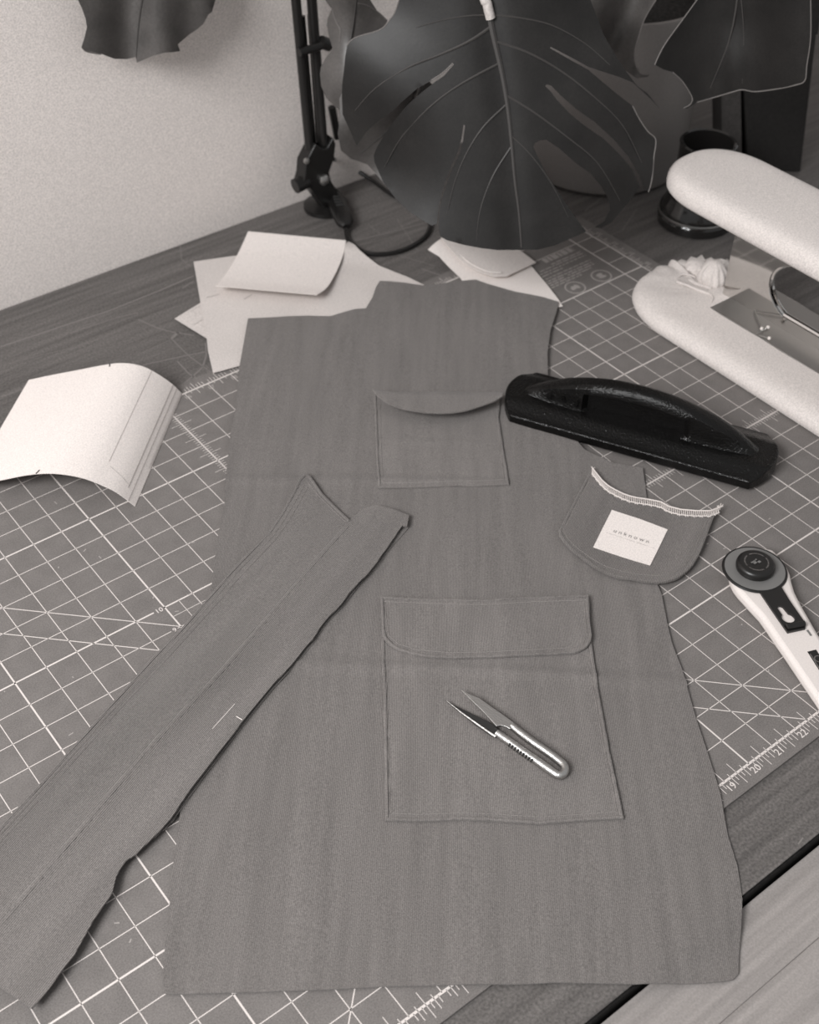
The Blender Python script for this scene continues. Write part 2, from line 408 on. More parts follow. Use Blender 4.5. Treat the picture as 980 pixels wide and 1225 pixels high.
# folded white paper right of centre, under the leaf tip
t = thing('folded_pattern', 'white paper pattern folded over itself below the big leaf', 'paper', U(590, 325, .1))
def fz(x, y):
    p = Vector((x, y)); a = U(512, 298.5).to_2d(); d = (p-a).length
    return .10+.5*math.exp(-(d/1.6)**2)
sheet('sheet', px_outline([(512,298.5),(525.7,306.7),(536.7,318.7),(549.6,330.6),(560,345),(620,370),(660,368),(673.6,366.5),(669,359),(655,341),(637,319.6),(620,300),(580,285),(545,282),(527,286)], fz), fz, .016, .3, m_white, t)
def fz2(x, y):
    return fz(x, y)+.12+.12*math.exp(-((Vector((x, y))-U(585, 328).to_2d()).length/1.6)**2)
sheet('folded_layer', px_outline([(527.6,284.7),(545,305),(560,318),(578,327),(592,331),(606,330.5),(624,322),(641.4,314),(621.2,298.5),(590,282),(545,276)], fz2), fz2, .016, .25, m_tissue, t)
sg = G(); pts = [U(*p, .40) for p in ((528,290),(548,303),(565,316),(585,325),(600,326))]
sg = G().tube(spline(pts, 4), .035, 6); sg.mk('crease', m_tissue, t)

# big curled white card at the left
A, B, D = U(161.6,605.7,.03), U(218,471,.03), U(34.3,454.5,.1)
E_ = D+(A-B)
def onV(px, py, p, q):             # onto the vertical plane through p, q
    d = (q-p).to_2d().normalized(); n = Vector((-d.y, d.x, 0)); return onP(px, py, p, n)
top = [B]+[onV(x, y, B, D) for x, y in ((208.2,461.2),(196,452),(177.5,441),(162.2,436),(143.9,434.3),(124,436.7),(91.8,442.9),(60,449))]+[D]
prof = []
dB = (D-B); 
botpx = ((140.8,589.8),(122.4,580.6),(101,572.3),(76.5,567.4),(55,566.2),(30.6,568.4),(0,574.5))
bot = [A]+[onV(x, y, A, E_) for x, y in botpx]
def resample(pts, n):
    ls = [0]
    for a, b in zip(pts, pts[1:]): ls.append(ls[-1]+(b-a).length)
    out = []
    for i in range(n+1):
        s_ = ls[-1]*i/n; k = 0
        while k < len(ls)-2 and ls[k+1] < s_: k += 1
        u = (s_-ls[k])/max(1e-9, ls[k+1]-ls[k]); out.append(pts[k].lerp(pts[k+1], u))
    return out
topS = spline(top, 5)
tl = sum((b-a).length for a, b in zip(topS, topS[1:]))
bl = sum((b-a).length for a, b in zip(bot, bot[1:]))
if bl < tl:                         # continue out of frame with the same fall-off
    d = (bot[-1]-bot[-2]).normalized(); d.z = min(d.z, -.12)
    k = tl-bl; bot += [bot[-1]+d*k*.5, bot[-1]+d*k+Vector((0, 0, -.25))]
for p in bot[1:]: p.z = max(p.z, .06)
botS = spline(bot, 5)
t = thing('curled_card_pattern', 'large white card pattern arching off the mat at the left edge', 'card', U(110, 520, 0))
e0 = resample(topS, 48); e1 = resample(botS, 48)
ruled('sheet', e0, e1, 14, .022, m_white, t)
def cardpt(s_, u): i = min(47, int(s_*48)); fr = s_*48-i; a = e0[i].lerp(e0[i+1], fr); b = e1[i].lerp(e1[i+1], fr); return a.lerp(b, u)+Vector((0, 0, .012))
for path, r_ in (([cardpt(.075, k/12*.92) for k in range(13)], .010), ([cardpt(.045, k/12) for k in range(13)], .006), ([cardpt(.22, k/12*.82) for k in range(13)], .005), ([cardpt(.08+.25*k/10, .9-.01*k) for k in range(6)], .005)):
    G().tube(path, r_, 5).mk('pencil_line', m_pen, t, smooth=False)
for u, s_ in ((0, .47), (1, .55)): G().tube([cardpt(s_, u), cardpt(s_-.008, abs(u-.028))], .022, 5).mk('notch', m_ink, t, smooth=False, label='short black notch mark')

# ------------------------------------------------------------------ garment panel with sewn pockets
main_px = [(296.8,380.7),(332,379),(370,377.4),(395.8,378),(408.6,374),(423.9,369.7),(437.9,368.5),(445.6,355.7),(450,343),(454.5,335.8),(483.6,337.9),(508.6,341.4),(524.6,339.6),
 (547.9,336),(569.3,334.3),(583.6,339.6),(615.7,348.6),(651.4,355.7),(668.6,361),(665.7,373.6),(658.6,395),(655,423.6),(655.7,452),(661,480),(675,510),(700,538),(735,554),(769,559.5),
 (772,580),(779,640),(787.3,700.2),(792,711.8),(798.4,746),(804.5,770.6),(816,800),(832.7,858.7),(846.6,900),(859,939),(862.4,951.6),(871.3,1000.6),(882.5,1036),(888.3,1076),(886.5,1116),
 (883.8,1150),(883.4,1165),(877,1172),(864.7,1174),(794,1176),(759.6,1177),(715.5,1176),(666.5,1175),(583,1177),(543.7,1177.7),(500,1179),(454,1180),(380,1184),(260,1187.5),(208,1189),(197,1188),
 (195,1160),(197,1136),(201,1108),(203,1080),(204,1060),(207.4,1032),(211,1009),(214,983),(232,850),(253.4,698.8),(259,649),(268.3,605),(270.8,562.3),(276,519),(282.3,485.8),(286.6,437.3)]
AX = (U(560, 500)-U(540, 1150)).to_2d().normalized(); AC = Vector((AX.y, -AX.x)); O_ = U(540, 1150).to_2d()
def uv(x, y): d = Vector((x, y))-O_; return d.dot(AC), d.dot(AX)
def vcoord(px, py): return uv(*U(px, py, .1).to_2d())[1]
v_f1, v_f2, v_f3, v_f4 = vcoord(360, 568), vcoord(380, 795), vcoord(760, 800), vcoord(560, 533)
def mainz(x, y):
    u, v = uv(x, y)
    z = .10+.011*math.sin(u*1.3+.4*math.sin(v*.5))+.008*math.sin(v*.9+u*.35+1)+.010*math.sin(u*3.1+v*.2)
    z += .08*math.exp(-((v-v_f1-.05*u)/.14)**2)*ss(3.5, -1.5, u)          # pressed fold lines
    z += .08*math.exp(-((v-v_f2)/.15)**2)
    z += .022*math.exp(-((v-v_f4-.03*u)/.10)**2)*ss(3.0, 0, u)
    z += .06*ss(24.5, 26.5, y)+.10*ss(17.5, 20, v)                       # over the papers
    z -= .10*ss(-.3, -1.1, y)
    d = -2.62-y
    if d > 0:
        z -= (ZT-zb)*ss(0, 1.0, d)*.95
    return z
loc0 = (U(540, 800).x, U(540, 800).y, ZT)
main = thing('garment_panel', 'large grey corduroy panel with two sewn patch pockets, laid down the middle', 'fabric', loc0)
ol_main = px_outline(main_px, mainz)
# finer outline wobble of the cut edges
mp_ = sheet('panel', ol_main, mainz, .04, .24, m_cloth, main)
def tstitch(name, pix, zf, m, parent, r=.012, dz=.012, dash=True):
    pts = [U(x, y, zf(*U(x, y, .15).to_2d())) for x, y in dense(pix, 6, False)]
    gg = G()
    for p in pts: p.z = zf(p.x, p.y)+dz
    pts = resample(pts, max(4, int(sum((b-a).length for a, b in zip(pts, pts[1:]))/.11)))
    if dash:
        for i in range(len(pts)-1): gg.tube([pts[i].lerp(pts[i+1], .08)-Vector((0,0,.006)), pts[i].lerp(pts[i+1], .5), pts[i].lerp(pts[i+1], .92)-Vector((0,0,.006))], r, 4)
    else: gg.tube(pts, r, 6)
    return gg.mk(name, m, parent)
def seg(a, b, n=8): return [(a[0]+(b[0]-a[0])*i/n, a[1]+(b[1]-a[1])*i/n) for i in range(n+1)]
def hem(outline, zf, m, parent, rad=.045, ins=.05):
    o = dense(outline, .12); n = len(o); P_ = []
    c = (sum(p[0] for p in o)/n, sum(p[1] for p in o)/n)
    ar = sum(o[i][0]*o[(i+1) % n][1]-o[(i+1) % n][0]*o[i][1] for i in range(n)); sg_ = 1 if ar > 0 else -1
    for i in range(n):
        a, b = Vector(o[i-1]), Vector(o[(i+1) % n]); t_ = (b-a).normalized(); q = Vector(o[i])+Vector((-t_.y, t_.x))*sg_*ins
        P_.append(Vector((q.x, q.y, zf(q.x, q.y)+.004+.006*math.sin(i*.9))))
    return G().tube(P_, rad, 8, closed=True, sy=.62, up=Vector((0, 0, 1))).mk('rolled_hem', m, parent)
# small pocket
def edge_bulge(ol, base, amp, rim=.12, puff=.02):
    pts = [Vector(p) for p in dense(ol, .25)]
    def zf(x, y):
        d = min((Vector((x, y))-p).length for p in pts)
        return mainz(x, y)+base+amp*math.exp(-((d-.07)/.06)**2)+puff*ss(0, .8, d)
    return zf
sp_px = [(447.3,468.5),(522,470),(599.6,470.4),(597,500),(602,532.9),(606,556),(609.5,580),(571.4,581.4),(532,581.4),(493,583.3),(452.7,583.8),(450,550),(448.5,503.5)]
sp_ol = px_outline(sp_px, lambda x, y: mainz(x, y)+.06)
zsp = edge_bulge(sp_ol, .045, .022)
pk = sheet('patch_pocket', sp_ol, zsp, .045, .15, m_cloth2, main, label='small square patch pocket with a curved narrow flap')
hem(sp_ol, zsp, m_cloth2, pk, .04)
tstitch('topstitching', [(455,482),(455.5,520),(458,577.5),(495,577),(532,575.5),(571,575.5),(603,574),(597,520),(594,484)], zsp, m_thread, pk, r=.009)
lipO = dense(px_outline([(447.0,468.0),(522.5,466),(601.0,470.4)], lambda x, y: mainz(x, y)+.1), .3, False)
fl_px = [(446,466),(470,469),(522.5,468.5),(575,469),(602,469.0),(601,474),(592,479.5),(581.2,483.5),(568,488),(556.8,491.2),(542,493.5),(527.4,494.2),(512,493.6),(498,491.7),(485,489.5),(473.5,486.3),(465,482.5),(458.8,478.5),(451,472.5)]
fa = U(446, 467).to_2d(); fb = U(602, 469).to_2d(); fdn = (U(525, 490)-U(525, 468)).to_2d()
fn = Vector((-(fb-fa).y, (fb-fa).x)).normalized(); fn = fn if fn.dot(fdn) > 0 else -fn
def zfl(x, y):
    d = max(0, (Vector((x, y))-fa).dot(fn)); return mainz(x, y)+.11+.42*min(1.2, d)**.8
flp = sheet('pocket_flap', px_outline(fl_px, zfl), zfl, .05, .10, m_cloth2, pk, label='curved flap lifting off the small pocket')
# large pocket
lp_px = [(456.5,745),(456.6,790),(458.6,824.7),(459.6,892),(460.5,940),(461,981.2),(497.3,982.3),(554.6,980.2),(598.4,982.3),(645.5,985.6),(699.4,981.2),(746.5,978.9),(744.8,969.5),(729.7,898.8),(716.2,824.7),(709,774.2),(705,745)]
lp_ol = px_outline(lp_px, lambda x, y: mainz(x, y)+.08)
zlp = edge_bulge(lp_ol, .055, .028, puff=.045)
lk = sheet('patch_pocket', lp_ol, zlp, .055, .17, m_cloth2, main, label='large patch pocket with a wide rounded flap')
hem(lp_ol, zlp, m_cloth2, lk)
tstitch('topstitching', [(462,800),(465,890),(467.5,973),(500,974.5),(555,972.5),(600,974.5),(645,977.5),(700,974),(738,971),(724,900),(710,825),(703,795)], zlp, m_thread, lk, r=.010)
lf_px = [(455.3,713.8),(490,715),(531,716.3),(581.5,717),(632,713.8),(670,712.4),(704.4,711.9),(706,740.5),(708.6,760),(707,768),(702.7,773.5),(694,778.8),(685.9,781.6),(660,783),(632,784.2),(581.5,786.5),(541,787.5),(518,786.5),(497.3,783.6),(484,780),(473.8,775.9),(464.5,769.5),(458.6,762.4),(456.6,752),(456.3,740.5)]
lf_ol = px_outline(lf_px, lambda x, y: mainz(x, y)+.17)
zle = edge_bulge(lf_ol, .15, .03, puff=.03)
lfl = sheet('pocket_flap', lf_ol, zle, .055, .14, m_cloth2, lk, label='wide flap of the large pocket, rounded lower corners')
hem(lf_ol, zle, m_cloth2, lfl)
tstitch('topstitching', [(461,722),(462.5,742),(465,760),(476,770),(498,777.5),(541,781),(582,780),(632,777.5),(684,775),(698,769),(702,760),(700,740),(699,721)], zle, m_thread, lk, r=.010)
tstitch('topstitching', [(459,719.5),(531,722.5),(581,723.5),(632,720),(702,718)], zle, m_thread, lk, r=.010)

# ------------------------------------------------------------------ long folded strap
def stz(base):
    def z(x, y):
        p = Vector((x, y)); d = p.dot(Vector((.6, .8)))
        w_ = inside((x, y), ol_main)
        return .10+base+.015*math.sin(d*1.1)+.012*math.sin(x*1.7-y*1.2)
    return z
st = thing('folded_strip', 'long folded corduroy strip lying diagonally across the lower left', 'fabric', (U(200, 870).x, U(200, 870).y, ZT))
zl = stz(.14); zr = stz(.20)
left_px = [(364.8,566.5),(370,568.6),(377,578),(384.7,589.8),(403.3,608.4),(419.2,623),(425,640),(400,668),(366,700),(300,780),(200,895),(110,1010),(20,1120),(-60,1190),(-60,1060),(0,991),(11,977),(49.6,935.7),(93.7,886),(137.8,836.5),(181.8,787),(217.7,751),(240,725),(260,702),(281.2,677.4),(299.8,658.8),(321,637.6),(337,613.7),(350.2,589.8),(358,574)]
right_px = [(416.5,627),(419,621.6),(432.5,609.7),(440.4,605.7),(451,603.9),(469.6,608.4),(489.5,616.3),(487,629.0),(481.5,628.3),(474,639),(467,649.5),(458,662),(451,672),(440,686),(427.2,698.6),(417,710),(408.6,722.5),(399,732),(390,741),(382,752),(374,765),(365,774),(358.2,783.5),(349,795),(339.6,804.7),(325,820),(306,843),(289.3,864),(268,892),(242.4,924.7),(222,952),(203.9,979.8),(182.9,1002),(170,1014),(161,1023),(151,1029),(145,1037),(139,1048),(136.5,1058),(134,1068),(128,1077),(120.8,1087.3),(112,1100),(104.5,1113.5),(97,1127),(88.2,1142.9),(75.1,1159.2),(66,1172),(58.8,1182),(46,1197),(37.6,1206.5),(33,1203),(19.6,1193.5),(0,1180.4),(-60,1138),(-60,1160),(-55,1160),(0,1106),(40,1056),(82.7,1007),(165.3,908),(253.5,814.5),(300,758),(339.6,714.5),(352.7,697),(366,682.7),(392.7,653.5)]
right_px = [p for p in right_px if p not in ((-60,1160),(-55,1160))]
lo = px_outline(left_px, zl)
sheet('under_half', lo, zl, .05, .2, m_strap, st)
r_edge = [Vector(p) for p in dense(px_outline([(416.5,627),(392.7,653.5),(339.6,714.5),(253.5,814.5),(165.3,908),(82.7,1007),(0,1106)], zr), .3, False)]
def zr2(x, y):
    d = min((Vector((x, y))-p).length for p in r_edge)
    q = Vector((x, y))
    return zr(x, y)-.06+.05*math.exp(-((d-.05)/.12)**2)+.03*ss(.4, 1.6, d)+.04*ss(1.1, 2.0, d)
ro = px_outline(right_px, zr2)
sheet('upper_half', ro, zr2, .05, .15, m_strap, st, label='upper half of the strip with a raw wavy cut edge')
for off, nm in ((4, 0), (9, 0)):
    p_ = [(364.8+off*.4,572+off*1.2),(352+off*.6,594+off),(339+off*.6,616+off),(323+off*.6,640+off*.8),(301.5+off*.6,660.5+off),(283+off*.6,679.5+off),(262+off*.6,704+off),(219+off*.6,752.5+off),(139+off*.6,838+off),(51+off*.7,937+off),(0,993+off*1.5)]
    tstitch('topstitching', p_, zl, m_thread, st, r=.010)
tstitch('topstitching', [(368,577),(381,593),(400,612),(414,625)], zl, m_thread, st, r=.010)
sp_ = [Vector((p.x, p.y, 0)) for p in r_edge]; sp_ = [Vector((p.x, p.y, zr2(p.x, p.y)-.035)) for p in sp_]
G().tube(sp_, .085, 8, sy=.6, up=Vector((0, 0, 1))).mk('seam_ridge', m_strap, st, label='pressed seam ridge between the two halves')
le = [(364.8,567),(358,574.5),(350.2,590.3),(337,614.2),(321,638),(299.8,659.3),(281.2,678),(260,702.5),(240,725.5),(217.7,751.5),(181.8,787.5),(137.8,837),(93.7,886.5),(49.6,936.2),(11,977.5),(-20,1012)]
sp_ = [Vector((p[0], p[1], 0)) for p in dense(px_outline(le, zl), .25, False)]
G().tube([Vector((p.x+.03, p.y-.02, zl(p.x, p.y)-.0)) for p in sp_], .05, 8, sy=.6, up=Vector((0, 0, 1))).mk('rolled_hem', m_strap, st)
sp_ = [Vector((p[0], p[1], 0)) for p in dense(px_outline([(364.8,567),(370,569),(384.7,590.2),(403.3,608.8),(418,622.5)], zl), .2, False)]
G().tube([Vector((p.x-.02, p.y-.03, zl(p.x, p.y)-.0)) for p in sp_], .05, 8, sy=.6, up=Vector((0, 0, 1))).mk('rolled_hem', m_strap, st)
# the low second ply showing under the raw edge
def zlow(x, y): return .14
lowpx = [(481.5,628.3),(489,631),(469,654),(452.5,675),(429,701.5),(411,725),(392,744.5),(376,768),(360.5,787),(342,808),(327.5,823),(291.5,867),(245,928),(207,982),(184,1003),(170,1003),(190,975),(240,905),(320,800),(400,710),(450,650)]
sheet('inner_ply', px_outline(lowpx, zlow), zlow, .03, .2, m_strap, st)
lowpx2 = [(487,616),(488.5,629.5),(480,630),(476,622)]
sheet('folded_corner', px_outline(lowpx2, lambda x, y: .22), lambda x, y: .22, .04, .1, m_strap, st)
gg = G(); gg.tube([U(254, 872, .27), U(281, 842, .27)], .014, 4); gg.tube([U(283, 857, .30), U(290, 861, .30)], .016, 4)
gg.mk('loose_thread', m_over, st)

# ------------------------------------------------------------------ separate pocket flap with woven label
fp = [(708.7,560.6),(720.4,575.8),(728,582.5),(736.9,587.6),(745,591.5),(753.3,594.6),(762,596.6),(772,598),(781,599.5),(790.8,601.6),(800.2,607.0),(814.3,610.6),(833,612.2),(849.5,612.2),(862.4,608.7),(854,618),(849.5,630),(844.8,643.9),(840.5,655),(835.4,665),(830.5,674),(823.7,681.5),(812,690.5),(802,694),(790.8,696),(779,695.8),(767.4,694.4),(743.9,690.8),(732,687.5),(720.4,682.6),(711,677.5),(704,672),(694,665),(685.2,658),(678,650.5),(672.3,643.9),(669.2,639),(668.8,633),(673.5,625),(687.6,597),(702.8,568.8)]
fc = U(765, 640).to_2d()
def zfp(x, y):
    d = (Vector((x, y))-fc).length; return .235+.05*ss(1.0, 2.6, d)
fo = px_outline(fp, zfp); fpts = [Vector(p) for p in dense(fo, .2)]
def zfp2(x, y):
    d = min((Vector((x, y))-p).length for p in fpts); return zfp(x, y)+.012*math.exp(-((d-.06)/.05)**2)-.015*math.exp(-((d-.16)/.04)**2)
fl = thing('loose_pocket_flap', 'loose curved pocket flap with a white woven label, right of centre', 'fabric', (fc.x, fc.y, ZT))
sheet('flap_cloth', fo, zfp2, .09, .12, m_flap, fl)
tstitch('topstitching', [(707,572),(692,600),(678,628),(675,637),(680,645),(691,656),(709,669),(724,677.5),(745,684),(768,688),(790,689),(808,684.5),(819,676.5),(829,663),(837,643),(846,621)], zfp2, m_thread, fl, r=.009)
hem(fo, lambda x, y: zfp2(x, y)-.02, m_flap, fl, .05)
ov = G(); E1 = px_outline([(709,561.5)]+fp[1:14]+[(861,608)], zfp); E1 = resample([Vector((x, y, zfp(x, y)+.02)) for x, y in E1], 74)
inn = (U(770, 640)-U(775, 598)).to_2d().normalized().to_3d()
for i in range(74):
    a = E1[i]; b = E1[i+1]; wv = .26+.03*math.sin(i*1.7); o2 = a.lerp(b, .45)
    ov.tube([a-inn*.03-Vector((0,0,.03)), a+Vector((0,0,.012))+inn*.05, o2+inn*(wv-.02)+Vector((0,0,.012)), o2+inn*wv-Vector((0,0,.02))], .021, 5)
ov.tube([p+inn*.25+Vector((0, 0, .01)) for p in E1], .02, 5); ov.tube([p-inn*.02+Vector((0, 0, .01)) for p in E1], .026, 5)
for k in range(9):
    a = E1[0] if k < 4 else E1[-1]; d = Vector((random.uniform(-.12, .12), random.uniform(-.12, .12), .03)); ov.tube([a, a+d], .012, 4)
    if k >= 4: ov.tube([E1[-1], E1[-1]+Vector((random.uniform(.0, .2), random.uniform(-.05, .15), .02))], .014, 4)
ov.mk('overlock_stitching', m_over, fl, label='white zigzag overlock stitching along the curved top edge')
lpx = [(732.2,609.9),(765,620.5),(799,633.3),(788.5,655),(778,676.3),(744,666),(709.9,654.5),(721,632)]
zlb = lambda x, y: zfp(x, y)+.03
lb = sheet('woven_label', px_outline(lpx, zlb), zlb, .014, .2, m_white, fl, label='white rectangular label reading unknown')
zz = .235+.037
c0 = U(755.5, 641.5, zz); xd = U(777, 648.5, zz)-U(734, 634.5, zz)
text_mesh('label_text', 'unknown', .235, M('label_grey', .22, .8, .1), lb, c0, xd, thick=.002, spacing=1.5)
c1 = U(752.5, 645.5, zz); xd.normalize(); yd = Vector((-xd.y, xd.x, 0)); dsh = G(); x = -.82
c1 = U(754, 646.3, zz)
while x < .82:
    l = random.uniform(.012, .035); h_ = random.uniform(.015, .05)
    if random.random() > .12: dsh.add([c1+xd*x-yd*h_/2, c1+xd*(x+l)-yd*h_/2, c1+xd*(x+l)+yd*h_/2, c1+xd*x+yd*h_/2], [(0,1,2,3)])
    x += l+.018
dsh.mk('small_print', M('label_faint', .5, .8, .1), lb, smooth=False, label='line of tiny lettering too small to read')

# ------------------------------------------------------------------ black cast iron weight
ic = Vector((27.75, 12.12, 0)); iu = Vector((4.55, -8.4, 0)).normalized(); iv = Vector((-iu.y, iu.x, 0))   # iv points away from camera (+X,+Y)
if iv.x < 0: iv = -iv
IZ = .18
def il(x, y, z): return ic+iu*x+iv*y+Vector((0, 0, z+IZ))
wt = thing('iron_weight', 'long black cast iron weight with an arched grip, lying across the panel edge', 'weight', (ic.x, ic.y, ZT))
HL, HW = 4.98, 1.43
def endx(y): return HL-.62*(y/HW)**2-.0
NX, NY = 60, 18
V_ = []; F_ = []
def platez(x, y):
    ay = abs(y); return .34+.26*ss(HW-.02, .62, ay)-.05*ss(4.2, 4.9, abs(x))
for i in range(NX+1):
    for j in range(NY+1):
        y = -HW+2*HW*j/NY; e = endx(y); x = -e+2*e*i/NX; V_.append(il(x, y, platez(x, y)))
for i in range(NX):
    for j in range(NY): a = i*(NY+1)+j; F_.append((a, a+1, a+NY+2, a+NY+1))
nV = len(V_); low = []
for p in V_:
    q = p.copy(); q.z = IZ-.02; low.append(q)
F2 = F_+[tuple(k+nV for k in f[::-1]) for f in F_]
for a, b in boundary(F_): F2.append((b, a, a+nV, b+nV))
mk('base_plate', V_+low, F2, m_iron, wt, bevel=.05)
def arch(x): 
    R = 7.6; c = 1.92-R; s_ = R*R-x*x; return c+math.sqrt(s_)
V_ = []; F_ = []; n = 64
secs = []
for i in range(n+1):
    x = -4.62+9.24*i/n
    h = max(.50, arch(x)); b_w = .50*(1-.62*(abs(x)/4.62)**5)
    rec = ss(1.95, 1.75, abs(x+.1))
    ft = .56
    tw = .32*min(1, max(.2, (h-.40)/1.0))        # half width of the top rail
    hh = h-ft
    mid = b_w*(1-rec)+.20*rec
    half = [(b_w+.10*(1-rec), .40), (b_w+.02-.0*rec, ft+.02), (mid if rec > .01 else b_w*.96, ft+.04+.06*hh), (mid if rec > .01 else b_w*.90, ft+hh*.35), (mid if rec > .01 else tw+.10, ft+hh*.58), (tw+.08, ft+hh*.70), (tw+.05, ft+hh*.88), (tw*.80, ft+hh*.97), (tw*.35, ft+hh*1.0)]
    if hh < .1: half = [(yy, min(zz_, h)) for yy, zz_ in half]
    sec = [(-a, b) for a, b in half]+[(a, b) for a, b in half[::-1]]
    secs.append([il(x, a, b) for a, b in sec])
k = len(secs[0]); V_ = [p for s_ in secs for p in s_]
for i in range(n):
    for j in range(k): F_.append((i*k+j, i*k+(j+1) % k, (i+1)*k+(j+1) % k, (i+1)*k+j))
F_ += [tuple(range(k))[::-1], tuple(range(n*k, n*k+k))]
mk('grip', V_, F_, m_iron, wt)
for i, ch in enumerate(('B', '9', '2')):
    text_mesh('cast_letter', ch, .34, m_iron, wt, il(-3.25+.52*i, -.51, .88), iu, (-iv+Vector((0, 0, .15))), thick=.025)

# ------------------------------------------------------------------ thread snips
sn = thing('thread_snips', 'small bright metal thread snips lying open on the large pocket', 'scissors', (U(620, 890, .3).x, U(620, 890, .3).y, .3))
zz = .33
arm = [(594.5,877.2),(602,882.5),(612,889.5),(625,899),(640,909),(655,919.5),(663,925),(669,927.5),(674,925.5),(676,920.5),(673.5,914.5),(664,906.5),(650,896.5),(636,887),(622,876.5),(612.5,868.8)]
P_ = spline([U(x, y, zz) for x, y in arm], 4)
G().tube(P_, .118, 12, sy=1.1, up=Vector((0, 0, 1))).mk('spring_handle', m_steel2, sn)
def blade(pix, z, th, ridge):
    q = [U(x, y, z) for x, y in pix]; gg = G(); n = len(q)
    gg.add([Vector((p.x, p.y, z-th)) for p in q]+[Vector((p.x, p.y, z)) for p in q], [tuple(range(n))[::-1], tuple(range(n, 2*n))]+[(i, (i+1) % n, n+(i+1) % n, n+i) for i in range(n)])
    return gg
blade([(551,824.5),(561,829.5),(574,835),(590,846.5),(603,855.5),(614.8,864.2),(610.8,872),(604,868.5),(598,867.5),(594,868.5),(590,864),(578,851),(565,838.5)], .42, .05, 0).mk('blade', m_steel2, sn, bevel=.015)
blade([(533.7,837.8),(543,843),(556,849.5),(575,858.5),(594,868.5),(597.5,874),(593.5,882.5),(586,878.5),(570,867.5),(553,854),(543,846)], .34, .05, 0).mk('blade', m_dkmetal, sn, bevel=.015, label='lower blade, its shaded tone put into a darker metal')  # shading of the tilted blade painted in: darker metal than the upper one
gg = G(); gg.tube([U(534.5,838.5,.36), U(552,852.5,.36), U(572,867,.36), U(593,881.5,.36)], [.008,.03,.035,.04], 6); gg.mk('blade_spine', m_steel2, sn, label='bright outer edge of the lower blade')
gg = G()
for i in range(9):
    for k in (-1, 0, 1):
        a = Vector((611.5+i*3.3, 888.3+i*2.35)); p = U(a.x+k*1.2-1.3, a.y-k*2.0+1.6, zz+.10-(.01 if k else 0)); gg.lathe([(.03, -.02), (.03, 0), (.018, .018), (.002, .022)], p, 8)
gg.mk('grip_studs', m_dkmetal, sn)

# ------------------------------------------------------------------ rotary cutter
rc = thing('rotary_cutter', 'white handled rotary cutter with a round black guard at the right edge', 'cutter', (U(930, 740).x, U(930, 740).y, 0))
zh = .30
hl = [(872,688),(874.5,697),(878,704),(883.3,711),(895.5,724.5),(909,739),(918.3,752.0),(930,769.5),(939,782.3),(960,813.5),(980,843),(1010,888),(1050,945),(1085,930),(1075,905),(1040,855),(1010,810),(990,780),(976.3,757.6),(966.5,740.4),(958,725.7),(950.6,711),(947,699),(945.2,690),(941.5,681.5),(925,660),(900,655),(880,668)]
hp = [U(x, y, zh).to_2d() for x, y in hl]
G().prism(hp, .03, .44).mk('handle', m_plastic, rc, bevel=.14, label='white plastic handle')
cc = U(903.3, 680.3, .52)
G().lathe([(.80, .0), (1.0, .0), (1.03, .03), (1.0, .08), (.955, .085), (.95, .06), (.80, .06)], (cc.x, cc.y, .445), 64, capb=False).mk('blade_guard', m_black, rc, label='black guard ring')
G().lathe([(.97, .0), (.97, .05), (.6, .052)], (cc.x, cc.y, .47), 64, capt=True).mk('blade', m_grey, rc, label='grey round blade')
ch = U(904.3, 676.5, .80)
hb = G().lathe([(.60, .0), (.62, .1), (.60, .20), (.55, .25), (.50, .27), (.40, .262), (.2, .255)], (cc.x+.02, cc.y+.02, .53), 48, capt=True).mk('hub_nut', m_black, rc, label='raised black nut')
rg = G(); hc = Vector((cc.x+.02, cc.y+.02, .805))
words = [0]*0
for i in range(56):
    a = i*2*math.pi/56
    if i % 14 in (0, 13): continue
    p = hc+Vector((math.cos(a), math.sin(a), 0))*.37; t_ = Vector((-math.sin(a), math.cos(a), 0)); r_ = Vector((math.cos(a), math.sin(a), 0))
    l = random.uniform(.010, .017); rg.add([p-t_*l-r_*.022, p+t_*l-r_*.022, p+t_*l+r_*.022, p-t_*l+r_*.022], [(0,1,2,3)])
m_hubprint = M('hub_print', .13, .6, .3)
rg.mk('ring_lettering', m_hubprint, hb, smooth=False, label='ring of tiny grey lettering')
gg = G()
for dx, dy, sx_, sy_ in ((-.07, .07, .1, .02), (-.07, .0, .06, .04), (.07, -.05, .05, .04), (.04, .08, .05, .02)):
    gg.box((hc.x+dx-sx_, hc.y+dy-sy_, .80), (hc.x+dx+sx_, hc.y+dy+sy_, .808))
gg.mk('hub_emblem', m_grey, hb, smooth=False)
